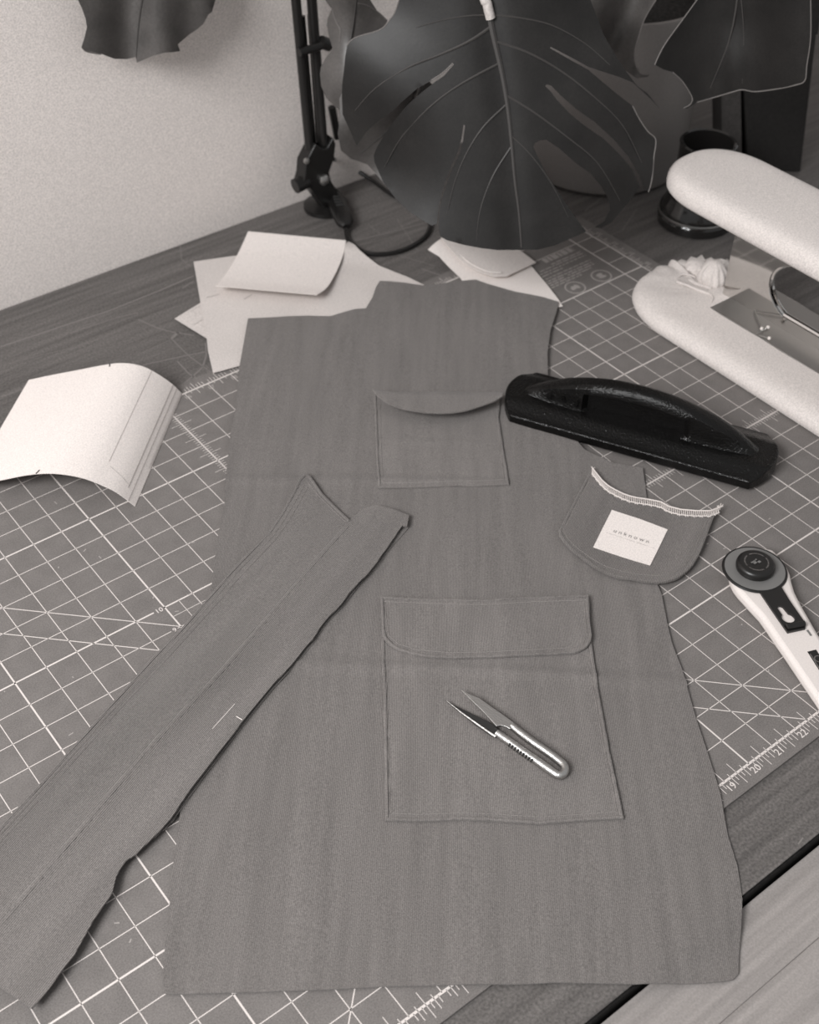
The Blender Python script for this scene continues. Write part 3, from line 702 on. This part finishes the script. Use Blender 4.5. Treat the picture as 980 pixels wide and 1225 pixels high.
# sliding lock with keyhole opening
zs = .50
sl = [(931.5,697),(944.5,718.4),(961,742.2),(963.5,748.5),(963.5,752),(942.5,756.5),(938,750.2),(922,727),(906.5,704)]
kh = []
c1k, c2k = U(934.2, 728, zs), U(943.0, 739.5, zs)
ax_ = (c2k-c1k).to_2d(); aa = math.atan2(ax_.y, ax_.x)
for i in range(15): a = aa-2.25-(i/14)*(6.283-2*2.25) if False else aa+math.pi-1.25+2.5*i/14; kh.append((c1k.x+.105*math.cos(a), c1k.y+.105*math.sin(a)))
for i in range(21): a = aa-2.55+5.1*i/20; kh.append((c2k.x+.20*math.cos(a), c2k.y+.20*math.sin(a)))
so = [U(x, y, zs).to_2d() for x, y in sl]
def holed(outline, hole, z0, z1):
    pts = [Vector(p) for p in outline]+[Vector(p) for p in hole]; n = len(outline); h_ = len(hole)
    r = delaunay_2d_cdt(pts, [(i, (i+1) % n) for i in range(n)]+[(n+i, n+(i+1) % h_) for i in range(h_)], [], 0, 1e-6)
    v = [tuple(p) for p in r[0]]; f = []
    for q in r[2]:
        c = sum((r[0][i] for i in q), Vector((0, 0)))/len(q)
        if inside(c, outline) and not inside(c, hole): f.append(tuple(q))
    V3 = [(x, y, z1) for x, y in v]; return solid(V3, f, z1-z0)
V_, F_ = holed([tuple(p) for p in so], kh, .44, .52)
mk('slide_lock', V_, F_, m_black, rc, smooth=False, label='black sliding lock with a keyhole opening')
e1, e2 = U(941, 750, .55), U(962.5, 746, .55); G().tube([e1, e2], .10, 10).mk('thumb_bar', m_black, rc)
a = U(966, 753, .47); b = U(971, 760, .47); G().quad(a, b, .07, .45).mk('slot', m_grey, rc, smooth=False)
lbp = [U(x, y, .46).to_2d() for x, y in ((966.3,779.3),(976.5,776.8),(1010,828),(999,831))]
lab = G().prism(lbp, .43, .452).mk('badge', m_black, rc, smooth=False, label='black badge on the handle')
gg = G(); p0 = U(979.5, 788, .46)
ringp = [(p0.x+.12*math.cos(k*.5236), p0.y+.12*math.sin(k*.5236)) for k in range(12)]
for i in range(12): gg.quad(ringp[i], ringp[(i+1) % 12], .03, .456)
a, b = U(969.5, 782, .46), U(990, 815, .46); gg.quad(a, b, .03, .456)
gg.mk('badge_print', m_hubprint, lab, smooth=False)

# ------------------------------------------------------------------ sleeve ironing board
ib = thing('sleeve_board', 'white padded two tier sleeve ironing board standing on the right of the mat', 'ironing board', (36, 12, 0))
def pad(cx, hw, yn, nose, y_end, prof, m, name, puck=None, label=None, seg=40):
    """rounded pad: outline of a long tongue with a rounded nose at +Y; prof = (inset, z)"""
    V_ = []; F_ = []; K_ = None
    for ins, z in prof:
        ring = []
        w_ = hw-ins; nl = nose-ins*.9
        yb = yn-nose
        for i in range(24): ring.append((cx-w_, y_end+(yb-y_end)*i/24))
        for i in range(seg+1):
            a = math.pi-math.pi*i/seg; c, s_ = math.cos(a), math.sin(a)
            e = 2/2.35
            ring.append((cx+w_*math.copysign(abs(c)**e, c), yb+nl*abs(s_)**e))
        for i in range(1, 25): ring.append((cx+w_, yb+(y_end-yb)*i/24))
        K_ = len(ring)
        for (x, y) in ring:
            p = Vector((x, y, z))
            if puck: p = puck(p, ins)
            V_.append(p)
    for r_ in range(len(prof)-1):
        for i in range(K_-1): F_.append((r_*K_+i, r_*K_+i+1, (r_+1)*K_+i+1, (r_+1)*K_+i))
        F_.append((r_*K_+K_-1, r_*K_, (r_+1)*K_, (r_+1)*K_+K_-1))
    F_.append(tuple(range(K_))[::-1]); F_.append(tuple(range((len(prof)-1)*K_, len(prof)*K_)))
    return mk(name, V_, F_, m, ib, label=label)
def puck_low(p, ins):
    th = math.atan2(p.y-17.2, p.x-35.9)
    k = ss(15.5, 17.5, p.y)*ss(34.0, 36.5, p.x)
    am = .05*k*math.sin(th*26)+.03*k*math.sin(th*11+1)
    q = p.copy()
    if ins < .4: q.x += am*math.cos(th)*1.2; q.y += am*math.sin(th)*1.2
    q.z += am*1.3+.18*k*(1 if p.z > .4 else 0)*math.exp(-((p.x-37.8)**2+(p.y-17.5)**2)/1.6)
    q.z += .02*math.sin(p.x*3+p.y*2.2)*(1 if p.z > .5 else 0)
    return q
pad(35.65, 2.85, 19.0, 3.3, -8, [(.25, .02), (.08, .10), (0, .28), (.04, .46), (.16, .62), (.36, .74), (.66, .80), (1.1, .82), (1.6, .83), (2.2, .835)], m_cotton, 'lower_pad', puck_low, 'lower padded base with gathered cover at its nose')
pad(35.98, 2.12, 18.75, 2.6, -8, [(.32, 4.98), (.12, 5.02), (.02, 5.14), (0, 5.32), (.03, 5.52), (.12, 5.70), (.28, 5.83), (.55, 5.90), (1.0, 5.93), (1.5, 5.95)], m_cotton, 'upper_pad', None, 'upper padded arm')
# bunched cover and drawstring opening on the lower nose
def blob(name, c, rad, folds, amp, tilt=0.):
    gg = G(); NU, NV = 72, 18; V_ = []
    for a in range(NV+1):
        ph = math.pi*a/NV
        for b in range(NU):
            th = 2*math.pi*b/NU; k = 1+amp*math.sin(folds*th+2.2*math.cos(ph))*math.sin(ph)**.7+.05*math.sin(3*th+ph*4)
            V_.append(Vector(c)+Vector((rad[0]*k*math.sin(ph)*math.cos(th)+tilt*math.cos(ph), rad[1]*k*math.sin(ph)*math.sin(th)+tilt*.4*math.cos(ph), rad[2]*math.cos(ph))))
    F_ = [(a*NU+b, a*NU+(b+1) % NU, (a+1)*NU+(b+1) % NU, (a+1)*NU+b) for a in range(NV) for b in range(NU)]
    return mk(name, V_, F_, m_cotton, ib)
blob('gathered_cover', U(853, 330, 1.05), (.50, .56, .62), 11, .06, .12)['label'] = 'bunched gathers of the white cover'
blob('gathered_cover', U(834, 322, .75), (.52, .55, .36), 9, .055)
blob('gathered_cover', U(818, 322, .62), (.45, .45, .28), 7, .05)
dr = G(); dr.tube(spline([U(808,333,.84), U(816,328.5,.92), U(826,329,.93), U(832,332,.86)], 5), .035, 6)
dr.tube(spline([U(810,337,.86), U(822,341,.90), U(836,347,.90), U(850,352,.86)], 5), .05, 6); dr.tube(spline([U(824,335,.86), U(838,341,.93), U(851,345,.88)], 5), .05, 6)
dr.tube(spline([U(850,352,.88), U(853,356,.90), U(851,362,.86)], 4), .03, 5)
dr.mk('drawstring', m_cotton, ib, label='drawn folds and cord of the cover')
sl_ = G().add([U(809,334.5,.88), U(818,330.5,.88), U(829,333,.88), U(836,338,.88), U(846,343.5,.88), U(848,349,.88), U(836,344,.88), U(822,338.5,.88)], [tuple(range(8))])
sl_.mk('slit_shade', m_kraft, ib, smooth=False, label='flat darker patch, painted shade of a slit in the gathered cover')  # shade of the slit, laid on as a flat patch of darker colour
# base flange and mirror bright support plate with an oval opening
G().box((34.95, -8, .80), (38.0, 15.35, .87)).mk('base_flange', m_steel, ib, bevel=.02, label='grey steel flange on the lower pad')
PX = 36.1
hole_px = [(936,379),(928,369),(921.5,355),(919.5,342),(921.5,330),(927,322.5),(935,319),(945,318)]
hole = [(onX(x, y, PX).y, onX(x, y, PX).z) for x, y in hole_px]
ymin_ = -1.0; zlo, zhi = 1.25, hole[-1][1]
hole = smooth_poly(hole, 1, False)
lowz = hole[0][1]
hole = hole+[(ymin_+1, zhi), (ymin_, (zhi+lowz)/2), (ymin_+1, lowz)]
Yl = 15.73
ol2 = [(Yl, .84), (Yl, 5.0), (-4, 5.0), (-4, .84)]
pts = [Vector(p) for p in ol2]+[Vector(p) for p in hole]; n = 4; h_ = len(hole)
r = delaunay_2d_cdt(pts, [(i, (i+1) % n) for i in range(n)]+[(n+i, n+(i+1) % h_) for i in range(h_)], [], 0, 1e-6)
f = []
for q in r[2]:
    c = sum((r[0][i] for i in q), Vector((0, 0)))/len(q)
    if not inside(c, hole): f.append(tuple(q))
V3 = [Vector((PX, p[0], p[1])) for p in r[0]]
V2, F2 = solid(V3, f, .07, nrm=[Vector((-1, 0, 0))]*len(V3))
mk('support_plate', V2, F2, m_mirror, ib, smooth=False, label='mirror bright steel support with an oval opening')
rim = G(); hp3 = [Vector((PX+.2, y, z)) for y, z in hole]
rim.tube(hp3, .11, 8, closed=True, sy=1).mk('opening_rim', m_mirror, ib, label='rolled bright rim of the oval opening')
# pins resting on the flange
for i, (a, b) in enumerate((((901.5,367.5),(911.5,393)), ((905,399),(919,391.5)), ((908,401),(920.5,404.5)))):
    z = .93; pa = U(*a, z+.02); pb = U(*b, z+.02)
    t = thing('dressmaking_pin', ('steel dressmaking pin with a pale ball head, the upright one of three on the flange', 'ball headed pin pointing up to the right, middle one of three on the flange', 'ball headed pin nearest the lower pad, lowest of three on the flange')[i], 'pin', (pa.x, pa.y, .87), 'pins on the sleeve board')
    G().tube([pa, pb], .022, 6).mk('shaft', m_steel2, t)
    G().lathe([(.002, -.07), (.05, -.05), (.07, 0), (.05, .05), (.002, .07)], pb, 12, capb=False).mk('pin_head', m_white, t)

# ------------------------------------------------------------------ dark jar behind the board
jr = thing('dark_jar', 'dark open jar with a wide base behind the ironing board nose', 'jar', (40.7, 21.45, ZT))
jc = (40.7, 21.35, ZT)
G().lathe([(1.5, 0), (1.66, .06), (1.68, .40), (1.60, .50), (1.58, .56), (1.64, .62), (1.62, .8), (1.45, 1.1), (1.30, 1.6), (1.22, 2.6), (1.20, 3.4), (1.22, 3.7), (1.24, 3.80), (1.18, 3.86), (1.08, 3.82), (1.04, 3.5), (1.04, 1.2), (.02, 1.1)], jc, 64).mk('glass_body', m_glass, jr)
G().lathe([(1.63, .50), (1.69, .53), (1.69, .60), (1.63, .63)], jc, 64, capb=False).mk('metal_band', m_steel, jr, label='thin bright metal band near the base')
G().lathe([(1.02, 1.3), (1.02, 2.6), (.01, 2.62)], jc, 48).mk('contents', m_wax, jr)

# ------------------------------------------------------------------ dark upright things at the back right
hx = Vector((ROT.col[0].x, ROT.col[0].y, 0)).normalized()    # horizontal, across the view
hn = Vector((hx.y, -hx.x, 0)); hn = hn if hn.dot(CAM) < hn.dot(Vector((40, 25, 0))) else -hn   # horizontal, away from the camera
def slab(name, pix, p0, depth, m, parent, bev=.05):
    q = [onP(x, y, Vector(p0), hn) for x, y in pix]; n = len(q)
    q = [Vector((p.x, p.y, max(p.z, ZT))) for p in q]
    return mk(name, q+[p+hn*depth for p in q], [tuple(range(n)), tuple(range(n, 2*n))[::-1]]+[(i, n+i, n+(i+1) % n, (i+1) % n) for i in range(n)], m, parent, bevel=bev)
bx = thing('storage_box', 'tall dark box leaning at the back right, behind the ironing board nose', 'box', (47.5, 23.5, ZT))
slab('carton', [(893,213),(956,213),(977,40),(887,40)], (46.6, 22.6, 0), 3.0, m_box, bx)
slab('lid', [(886,42),(979,42),(985,-10),(884,-10)], (46.6, 22.6, 0), 3.1, m_box, bx)
b2 = thing('upright_book', 'dim narrow brown upright book between the pot and the tall dark box', 'book', (46.8, 25, ZT))
slab('cover', [(862,215),(886,215),(886,60),(863,60)], (46.6, 22.6, 0), 2.6, m_panel, b2, .03)
slab('pages', [(865,61),(884,61),(884,58),(865,58)], (46.6, 22.6, 0), 2.5, m_kraft, b2, .01)

# ------------------------------------------------------------------ potted monstera
pc = (41.4, 28.2)
pt = thing('potted_monstera', 'large split leaf monstera plant in a grey pot behind the mat', 'plant', (pc[0], pc[1], ZT))
G().lathe([(3.62, 0), (3.62, .14), (3.90, .16), (3.96, .3), (4.02, 3), (4.08, 6), (4.1, 8.0), (4.06, 8.08), (3.9, 8.08), (3.85, 7.9), (3.8, 7.0)], (pc[0], pc[1], ZT), 96).mk('pot', m_pot, pt, label='smooth grey cylindrical pot')
G().lathe([(3.8, 7.15), (2.5, 7.3), (1.0, 7.4), (.01, 7.42)], (pc[0], pc[1], ZT), 32, capb=False).mk('soil', m_soil, pt)
def leaf(pix, P0, P1, disp, step, label, veins=(), m=m_leaf, hdir=None, vm=m_vein, rimw=None, th=.03, vr=.05):
    hd = hdir or hx
    n = (P1-P0).cross(hd).normalized()
    def S3(px, py, lift=0.):
        p = onP(px, py, P0, n); d = (p-CAM); L_ = d.length
        return CAM+d*((L_+disp(px, py)-lift)/L_)
    ol = dense(pix, step*.8)
    v, f = triangulate(ol, step)
    P3 = [S3(x, y) for x, y in v]
    nn = [(CAM-p).normalized() for p in P3]
    a, b = solid(P3, f, th, nrm=nn)
    lo_ = mk('leaf', a, b, m, pt, label=label)
    vg = G()
    for r_, path in veins:
        q = spline([S3(x, y, .01) for x, y in path], 5); k = len(q); vg.tube(q, [r_*(1-.75*i/(k-1)) for i in range(k)], 6)
    if veins: vg.mk('veins', vm, lo_, label='paler midrib and side veins')
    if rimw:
        for path in rimw: G().tube(spline([S3(x, y, .0) for x, y in path], 4), .022, 5).mk('edge_highlight', m_highlight, lo_, label='leaf edge highlight put into a pale colour')
    return lo_, S3
big = [(477.5,0),(472.4,15),(467,22.8),(458.5,33),(448.4,38),(430.6,43),(420.5,48),(415.4,54.4),(413,68),(411.6,83.5),(409.5,100),(409,114),(409.9,136.7),(418,154.4),(426.8,174.7),(434.4,163),(441,155),(455,143),(470,132.5),(481.3,121.5),(499,106),(514.2,97.5),(529.4,87.3),(542,75.5),
 (543,77),(531,91),(521.8,97),(501.5,113),(488,125),(476,139),(461,159.5),(451,176),(447,186),(448,194),(458.5,217.7),(473.7,238),(491.4,254.4),(506.6,264),(517,270),(523,267),(523.5,258),(526.5,240),(532,220),(541,196),(548,181),(552.5,165),(554.7,149.4),(556.5,150),(554,168),(550,184),(542,200),(534.5,220),(528.5,238),(525.5,253),(524.8,272.4),(527,283),(535,287.5),(555,293),(575,296.8),(595.5,299.2),(621,299),(643,298.7),(663.5,293.7),(681,286),(701.5,277),
 (688.9,260.8),(678,245),(668.6,230.4),(653.4,207.6),(643.3,187.3),(638.2,176),(640,171),(646,168),(653.4,167),(668.6,177.2),(688.9,195),(706.6,207.6),(719.2,222.8),(728,238),(729.8,250.6),(722.8,264.8),(711.6,272),(719,273),(732,265.8),(744.5,250.6),(757,235.4),(766,224),
 (757,203),(742,185),(721.8,165.5),(699,150),(680,134),(666,119),(659,109.5),(652.5,103),(654,101),(659.5,102.5),(668.6,112),(688.9,130),(711.6,146),(734.4,167),(752,187.3),(764.8,210),(770.5,226),(776,229.5),(779,221),(780,215),(782.5,187.3),(784.7,167),(775,157),(764.8,141.8),(757,126.6),(737,111.4),(721.8,98.7),(704,83.5),(681.3,70.9),(658,57.5),
 (659,56),(681.3,67.6),(704,80),(721.8,86),(742,92.4),(757,98.7),(775,115),(790,130.4),(775,112),(762.3,102.5),(749,85),(737,67),(721.8,40.5),(714.2,20),(706.6,0),(695,-22),(665,-42),(630,-50),(602,-42),(589,-14),(577,-14),(562,-42),(530,-50),(500,-38),(485,-20)]
P0 = U(583, 5, 12); P1 = U(620, 297, 4)
def midx(py): return 583+ (py-5)*.125+4*math.sin(py/90)
def dbig(px, py):
    u = (px-midx(py))/200; a = abs(u)
    d = -.0+1.3*a*a+.22*math.sin(py/34+a*3)*ss(.1, .8, a)                       # blades fall away from the midrib
    d += .12*math.exp(-(a/.08)**2)
    d += .7*ss(190, 270, py)*ss(690, 740, px)
    if py > 110: d += .45*ss(110, 260, py)*ss(555, 470, px+(py-150)*.28)
    return d
bl, S3 = leaf(big, P0, P1, dbig, 9, 'largest leaf hanging tip down in the centre, deeply split', m=m_leaf, th=.03, veins=[
 (.13, [(583,-14),(586,20),(592,50),(600,85),(607,125),(612,170),(616,215),(621,255),(624,296)]),
 (.04, [(584,18),(560,19),(530,24),(498,33)]), (.06, [(586,33),(560,50),(525,66),(490,80),(450,105),(425,132)]), (.05, [(597,76),(570,90),(540,108),(510,132),(480,165),(460,200)]),
 (.04, [(606,125),(580,150),(560,180),(545,215),(535,255)]), (.035, [(612,175),(590,210),(575,250),(570,288)]),
 (.04, [(588,18),(620,21),(660,30),(700,52),(730,78)]), (.05, [(595,50),(630,62),(670,84),(710,115),(745,150),(768,195)]), (.045, [(603,112),(640,135),(680,165),(715,195),(742,240)]), (.03, [(609,160),(635,185),(660,220),(680,260)])],
 rimw=[[(477.5,0),(472.4,15),(467,22.8),(458.5,33),(448.4,38),(430.6,43),(420.5,48),(415.4,54.4)], [(542,75.5),(529.4,87.3),(516,96)], [(757,126.6),(764.8,141.8),(775,157),(784.7,167),(782.5,187.3),(780,215),(776,229.5)]])
def stalk(pts, r, name='leaf_stalk', lab=None):
    G().tube(spline(pts, 6), r, 10).mk(name, m_leaf2, pt, label=lab)
top0 = S3(583, -6, .1)
G().tube(spline([S3(587, 22, .10), S3(583, 4, .2), S3(581, -14, .1), Vector((30.5, 24.0, 15.2)), Vector((36, 27, 16.5)), Vector((40.2, 27.9, 12)), Vector((41, 28.2, 7.3))], 6), .17, 10).mk('leaf_stalk', m_petiole, pt)
# leaf against the left wall
Q0 = onY(180, -20, 32.0); Q1 = onY(165, 75, 32.0)
def dl2(px, py): return .55*math.sin((px-95)/26)+.25*math.sin(px/11)-.0
_, T2 = leaf([(93.3,0),(98,10),(102.4,22.4),(104,32.7),(101,45),(97.3,57),(102.4,61.2),(120.8,64.3),(129,67.5),(137,70.4),(151.4,70.8),(162.7,68.3),(163.7,75),(182,67.3),(196.3,63),(206,62.5),(215.7,61.2),(212.7,53),(227,40.8),(236,35),(243.3,28.6),(249.4,17.3),(253.5,14.3),(256,6),(259.6,-6),(255,-50),(215,-90),(160,-95),(110,-60),(93,-25)], Q0, Q1, dl2, 7, 'rippled leaf hanging in front of the wall at the upper left', m=m_leaf2, hdir=Vector((1, 0, 0)),
     veins=[(.06, [(180,-60),(172,-10),(166,30),(163,70)])], rimw=[[(98,57),(104,62),(121,65)]])
stalk([T2(173, -55), T2(176, -88, .1), Q0+Vector((4, -1, 5)), Vector((34, 30, 14)), Vector((40.5, 29, 7.3))], .15)
# pale leaf behind the lamp side
C3 = CAM+ray(420, 60).normalized()*53.0
def upd(p): return p
R0 = C3; R1 = C3+Vector((0, -.3, -3))
_, T3 = leaf([(389.3,-30),(389.3,0),(393,6),(397,10.7),(392,22),(391,30),(394,45),(398,58),(388.6,71.4),(384,80),(382.9,88.6),(384.3,102.9),(390,117),(400,127),(409,134),(425,120),(440,80),(464,24),(451.4,12.9),(443,0),(436,-30),(410,-45)], R0, R1, lambda x, y: .4*math.sin(x/14)+.3*math.sin(y/22), 7, 'paler leaf half hidden behind the largest leaf on its left', m=m_leaf2, rimw=[[(428,4),(438,6),(452,14),(463,24)], [(397,10.7),(402,26),(407,36),(406,50)]], veins=[(.05, [(428,-20),(424,20),(418,60),(414,110)])])
stalk([T3(427, -15), T3(416, -40, .1), C3+Vector((3, -.5, 7)), Vector((40.8, 28.8, 7.3))], .14)
# added leaf low behind the largest one, put in to darken the bright gap
C6 = CAM+ray(440, 160).normalized()*52.6
_, T6 = leaf([(406,118),(407,140),(404,160),(408,180),(420,190),(440,197),(462,222),(490,246),(515,235),(540,180),(530,110),(490,80),(440,90),(412,104)], C6, C6+Vector((0, -.3, -3)), lambda x, y: .35*math.sin((x+y)/24), 7, 'added leaf low behind the largest leaf, darkening the bright gap beside the lamp', m=m_leaf2, veins=[(.04, [(500,110),(470,150),(430,185)])])
stalk([T6(498, 114), T6(505, 98, .05), C6+Vector((5, 1.5, 5)), Vector((40.2, 28.4, 7.3))], .12)
# pale glossy leaf between the two large ones
C4 = CAM+ray(740, 30).normalized()*53.5
_, T4 = leaf([(690,-50),(800,-50),(793,-20),(785,0),(776.7,13),(770,26),(763.7,45.7),(759.6,62),(760.4,76.7),(767,88),(777.6,89),(775,92),(762,94),(745,82),(725,50),(708,10),(695,-20)], C4, C4+Vector((0, -.3, -3)), lambda x, y: .5*math.sin((x+y*.4)/13), 6, 'pale glossy leaf edge between the two darkest leaves', m=m_leaf2, rimw=[[(785,0),(776.7,13),(770,26),(763.7,45.7),(759.6,62),(760.4,76.7),(767,88),(777.6,89)]])
stalk([T4(745, -30), T4(748, -48, .05), C4+Vector((2.2, 1, 5.0)), Vector((41.6, 28.4, 7.3))], .14)
# dark leaf at the upper right
C5 = CAM+ray(880, 60).normalized()*50.5
def d5(px, py): return .9*math.sin((px-800)/38)-.35*math.exp(-((px-880)/16)**2)*ss(20, 90, py)
_, T5 = leaf([(834,0),(816,24.7),(798,49.4),(789,65),(783.6,77.4),(793.7,83),(805,86.4),(816,96.5),(825,110),(828.5,119),(825,125.7),(818.4,129),(822,130),(834,122.4),(854,116.7),(876.7,110),(888,107.3),(903.7,109.6),(928.4,106.6),(950.8,102),(963,96.5),(965.4,78.6),(970,45),(970,0),(972,-40),(940,-80),(885,-95),(850,-60),(840,-20)], C5, C5+Vector((0, -.2, -3)), d5, 8, 'broad dark leaf folded down the middle at the upper right', m=m_leaf,
     veins=[(.06, [(886,-60),(882,0),(872,50),(850,105)]), (.03, [(886,-10),(890,40),(888,100)])], rimw=[[(834,0),(816,24.7),(798,49.4),(789,65),(783.6,77.4)], [(805,86.4),(816,96.5),(825,110),(828.5,119),(825,125.7),(818.4,129)], [(834,122.4),(854,116.7),(876.7,110),(888,107.3),(903.7,109.6),(928.4,106.6),(950.8,102),(963,96.5),(965.4,78.6),(970,45),(970,0)]])
stalk([T5(886, -60), T5(887, -92, .1), C5+Vector((0, 3, 6.5)), Vector((42.2, 28.3, 7.3))], .15)

# added unseen leaf above the frame, put there to shade the back corner
def shade_leaf(c, sc, rot):
    me = bl.data.copy(); o = bpy.data.objects.new('leaf', me); COL.objects.link(o); o.parent = pt
    bc = P0*.5+P1*.5
    mt = Matrix.Translation(Vector(c)*S-origin_sum(pt)) @ rot.to_4x4() @ Matrix.Scale(sc, 4) @ Matrix.Translation(-(bc*S-origin_sum(pt)))
    me.transform(mt); o['label'] = 'added unseen leaf above the frame, shading the back corner'; return o
shade_leaf((33, 19.5, 21), 1.0, Matrix.Rotation(math.radians(-25), 3, 'Z') @ Matrix.Rotation(math.radians(-45), 3, hx))
stalk([Vector((33.5, 21.0, 22.5)), Vector((37, 24, 23)), Vector((40.5, 27, 16)), Vector((41.2, 27.8, 7.3))], .15)  # stalk of the added shading leaf

# ------------------------------------------------------------------ articulated lamp by the wall
LY = 31.9
lm = thing('desk_lamp', 'black articulated lamp arm standing by the wall left of the plant', 'lamp', (onY(392, 240, LY).x, LY, ZT))
def LP(x, y, dy=0): return onY(x, y, LY+dy)
def bar(a, b, r, dy=0, name='arm_bar', m=m_black, mid=None):
    return G().tube([LP(*a, dy), LP(*b, dy)], r, 10).mk(name, m, lm)
def ext(a, b, t_): return (a[0]+(b[0]-a[0])*t_, a[1]+(b[1]-a[1])*t_)
for a, b, r, dy in (((372,195),(354,0),.20,0), ((388,190),(373,0),.21,0), ((377,185),(366,62),.10,.5), ((383,190),(374,62),.12,.5)):
    bar(a, ext(a, b, 1.35), r, dy)
ea, eb = LP(*ext((372,195), (354,0), 1.35)), LP(*ext((388,190), (373,0), 1.35))
el = (ea+eb)/2; tp = el+Vector((-1, -3, 13))
G().lathe([(.45, -.5), (.6, -.4), (.6, .4), (.45, .5)], el, 20, axis=(0, 1, 0), capt=True).mk('elbow_joint', m_black, lm)
for dx in (-.25, .25): G().tube([el+Vector((dx, 0, 0)), tp+Vector((dx, 0, 0))], .18, 10).mk('upper_arm_bar', m_black, lm)
G().lathe([(.5, 2.2), (.7, 1.9), (1.2, 1.2), (2.6, -1.0), (2.7, -1.05), (2.62, -1.0), (1.1, 1.15), (.4, 1.7)], tp+Vector((.3, -.4, -.8)), 40, axis=(-.2, .2, 1)).mk('lamp_shade', m_black, lm)
bar((358,63), (392,52), .17, -.3, 'cross_joint'); bar((384,50), (394,54), .26, -.3, 'joint_knob')
bar((404,165), (397,128), .17, .6, 'tension_spring')
bk = G()
pl_ = [(366,196),(378,172),(386,178),(392,178),(399,165),(402,172),(400,190),(394,207),(397,218),(404,228),(398,250),(388,248),(372,226),(362,222),(365,210)]
q = [LP(x, y, -.35) for x, y in pl_]; n = len(q)
bk.add([p for p in q]+[p+Vector((0, .7, 0)) for p in q], [tuple(range(n)), tuple(range(n, 2*n))[::-1]]+[(i, n+i, n+(i+1) % n, (i+1) % n) for i in range(n)])
bk.mk('bracket', m_black, lm, bevel=.05)
G().lathe([(.24, 0), (.24, .12), (.1, .2), (.01, .21)], LP(387, 214.5, -.36), 20, axis=(0, -1, 0)).mk('bolt', m_steel2, lm, label='bright bolt')
G().lathe([(.13, 0), (.13, .1), (.01, .14)], LP(366, 192, -.36), 12, axis=(0, -1, 0)).mk('bolt', m_steel2, lm, label='small bright bolt')
G().tube([LP(367, 216, -.1), LP(353, 223, -.1)], .33, 14).mk('clamp_knob', m_black, lm)
bp = LP(393, 248, 0); G().lathe([(1.0, 0), (1.0, .2), (.5, .35), (.3, max(.5, bp.z))], (bp.x, LY+.2, ZT), 32, capt=True).mk('base', m_black, lm)
# in-line switch and cord
a = U(396, 226, .55); b = U(415, 271, .25); d = (b-a)
G().tube([a, a.lerp(b, .08), a.lerp(b, .3), a.lerp(b, .7), a.lerp(b, .92), b], [.18, .34, .42, .44, .38, .2], 14, sy=.6).mk('inline_switch', m_black, lm)
sw = G()
for i in range(6): p = a.lerp(b, .2+i*.075)+Vector((0, 0, .27)); sw.tube([p-hx*.17, p+hx*.17], .045, 6)
sw.mk('switch_rocker', m_dkmetal, lm, label='ridged grey rocker of the switch')
zc = ZT+.12
cp = [LP(398, 190, 0), U(403, 192.5, .8), U(425,203,.35), U(447,217,zc), U(468,232,zc), U(485,240,zc), U(497,243,zc), U(508,252,zc), U(515,266,zc), U(511,280,zc), U(498,291.5,zc), U(480,300,zc), U(460,304,zc), U(440,303,zc), U(424,295,zc), U(416,285,zc), U(414,274,zc+.12)]
G().tube(spline(cp, 6), .10, 8).mk('power_cord', m_black, lm, label='black cord looping on the tabletop')
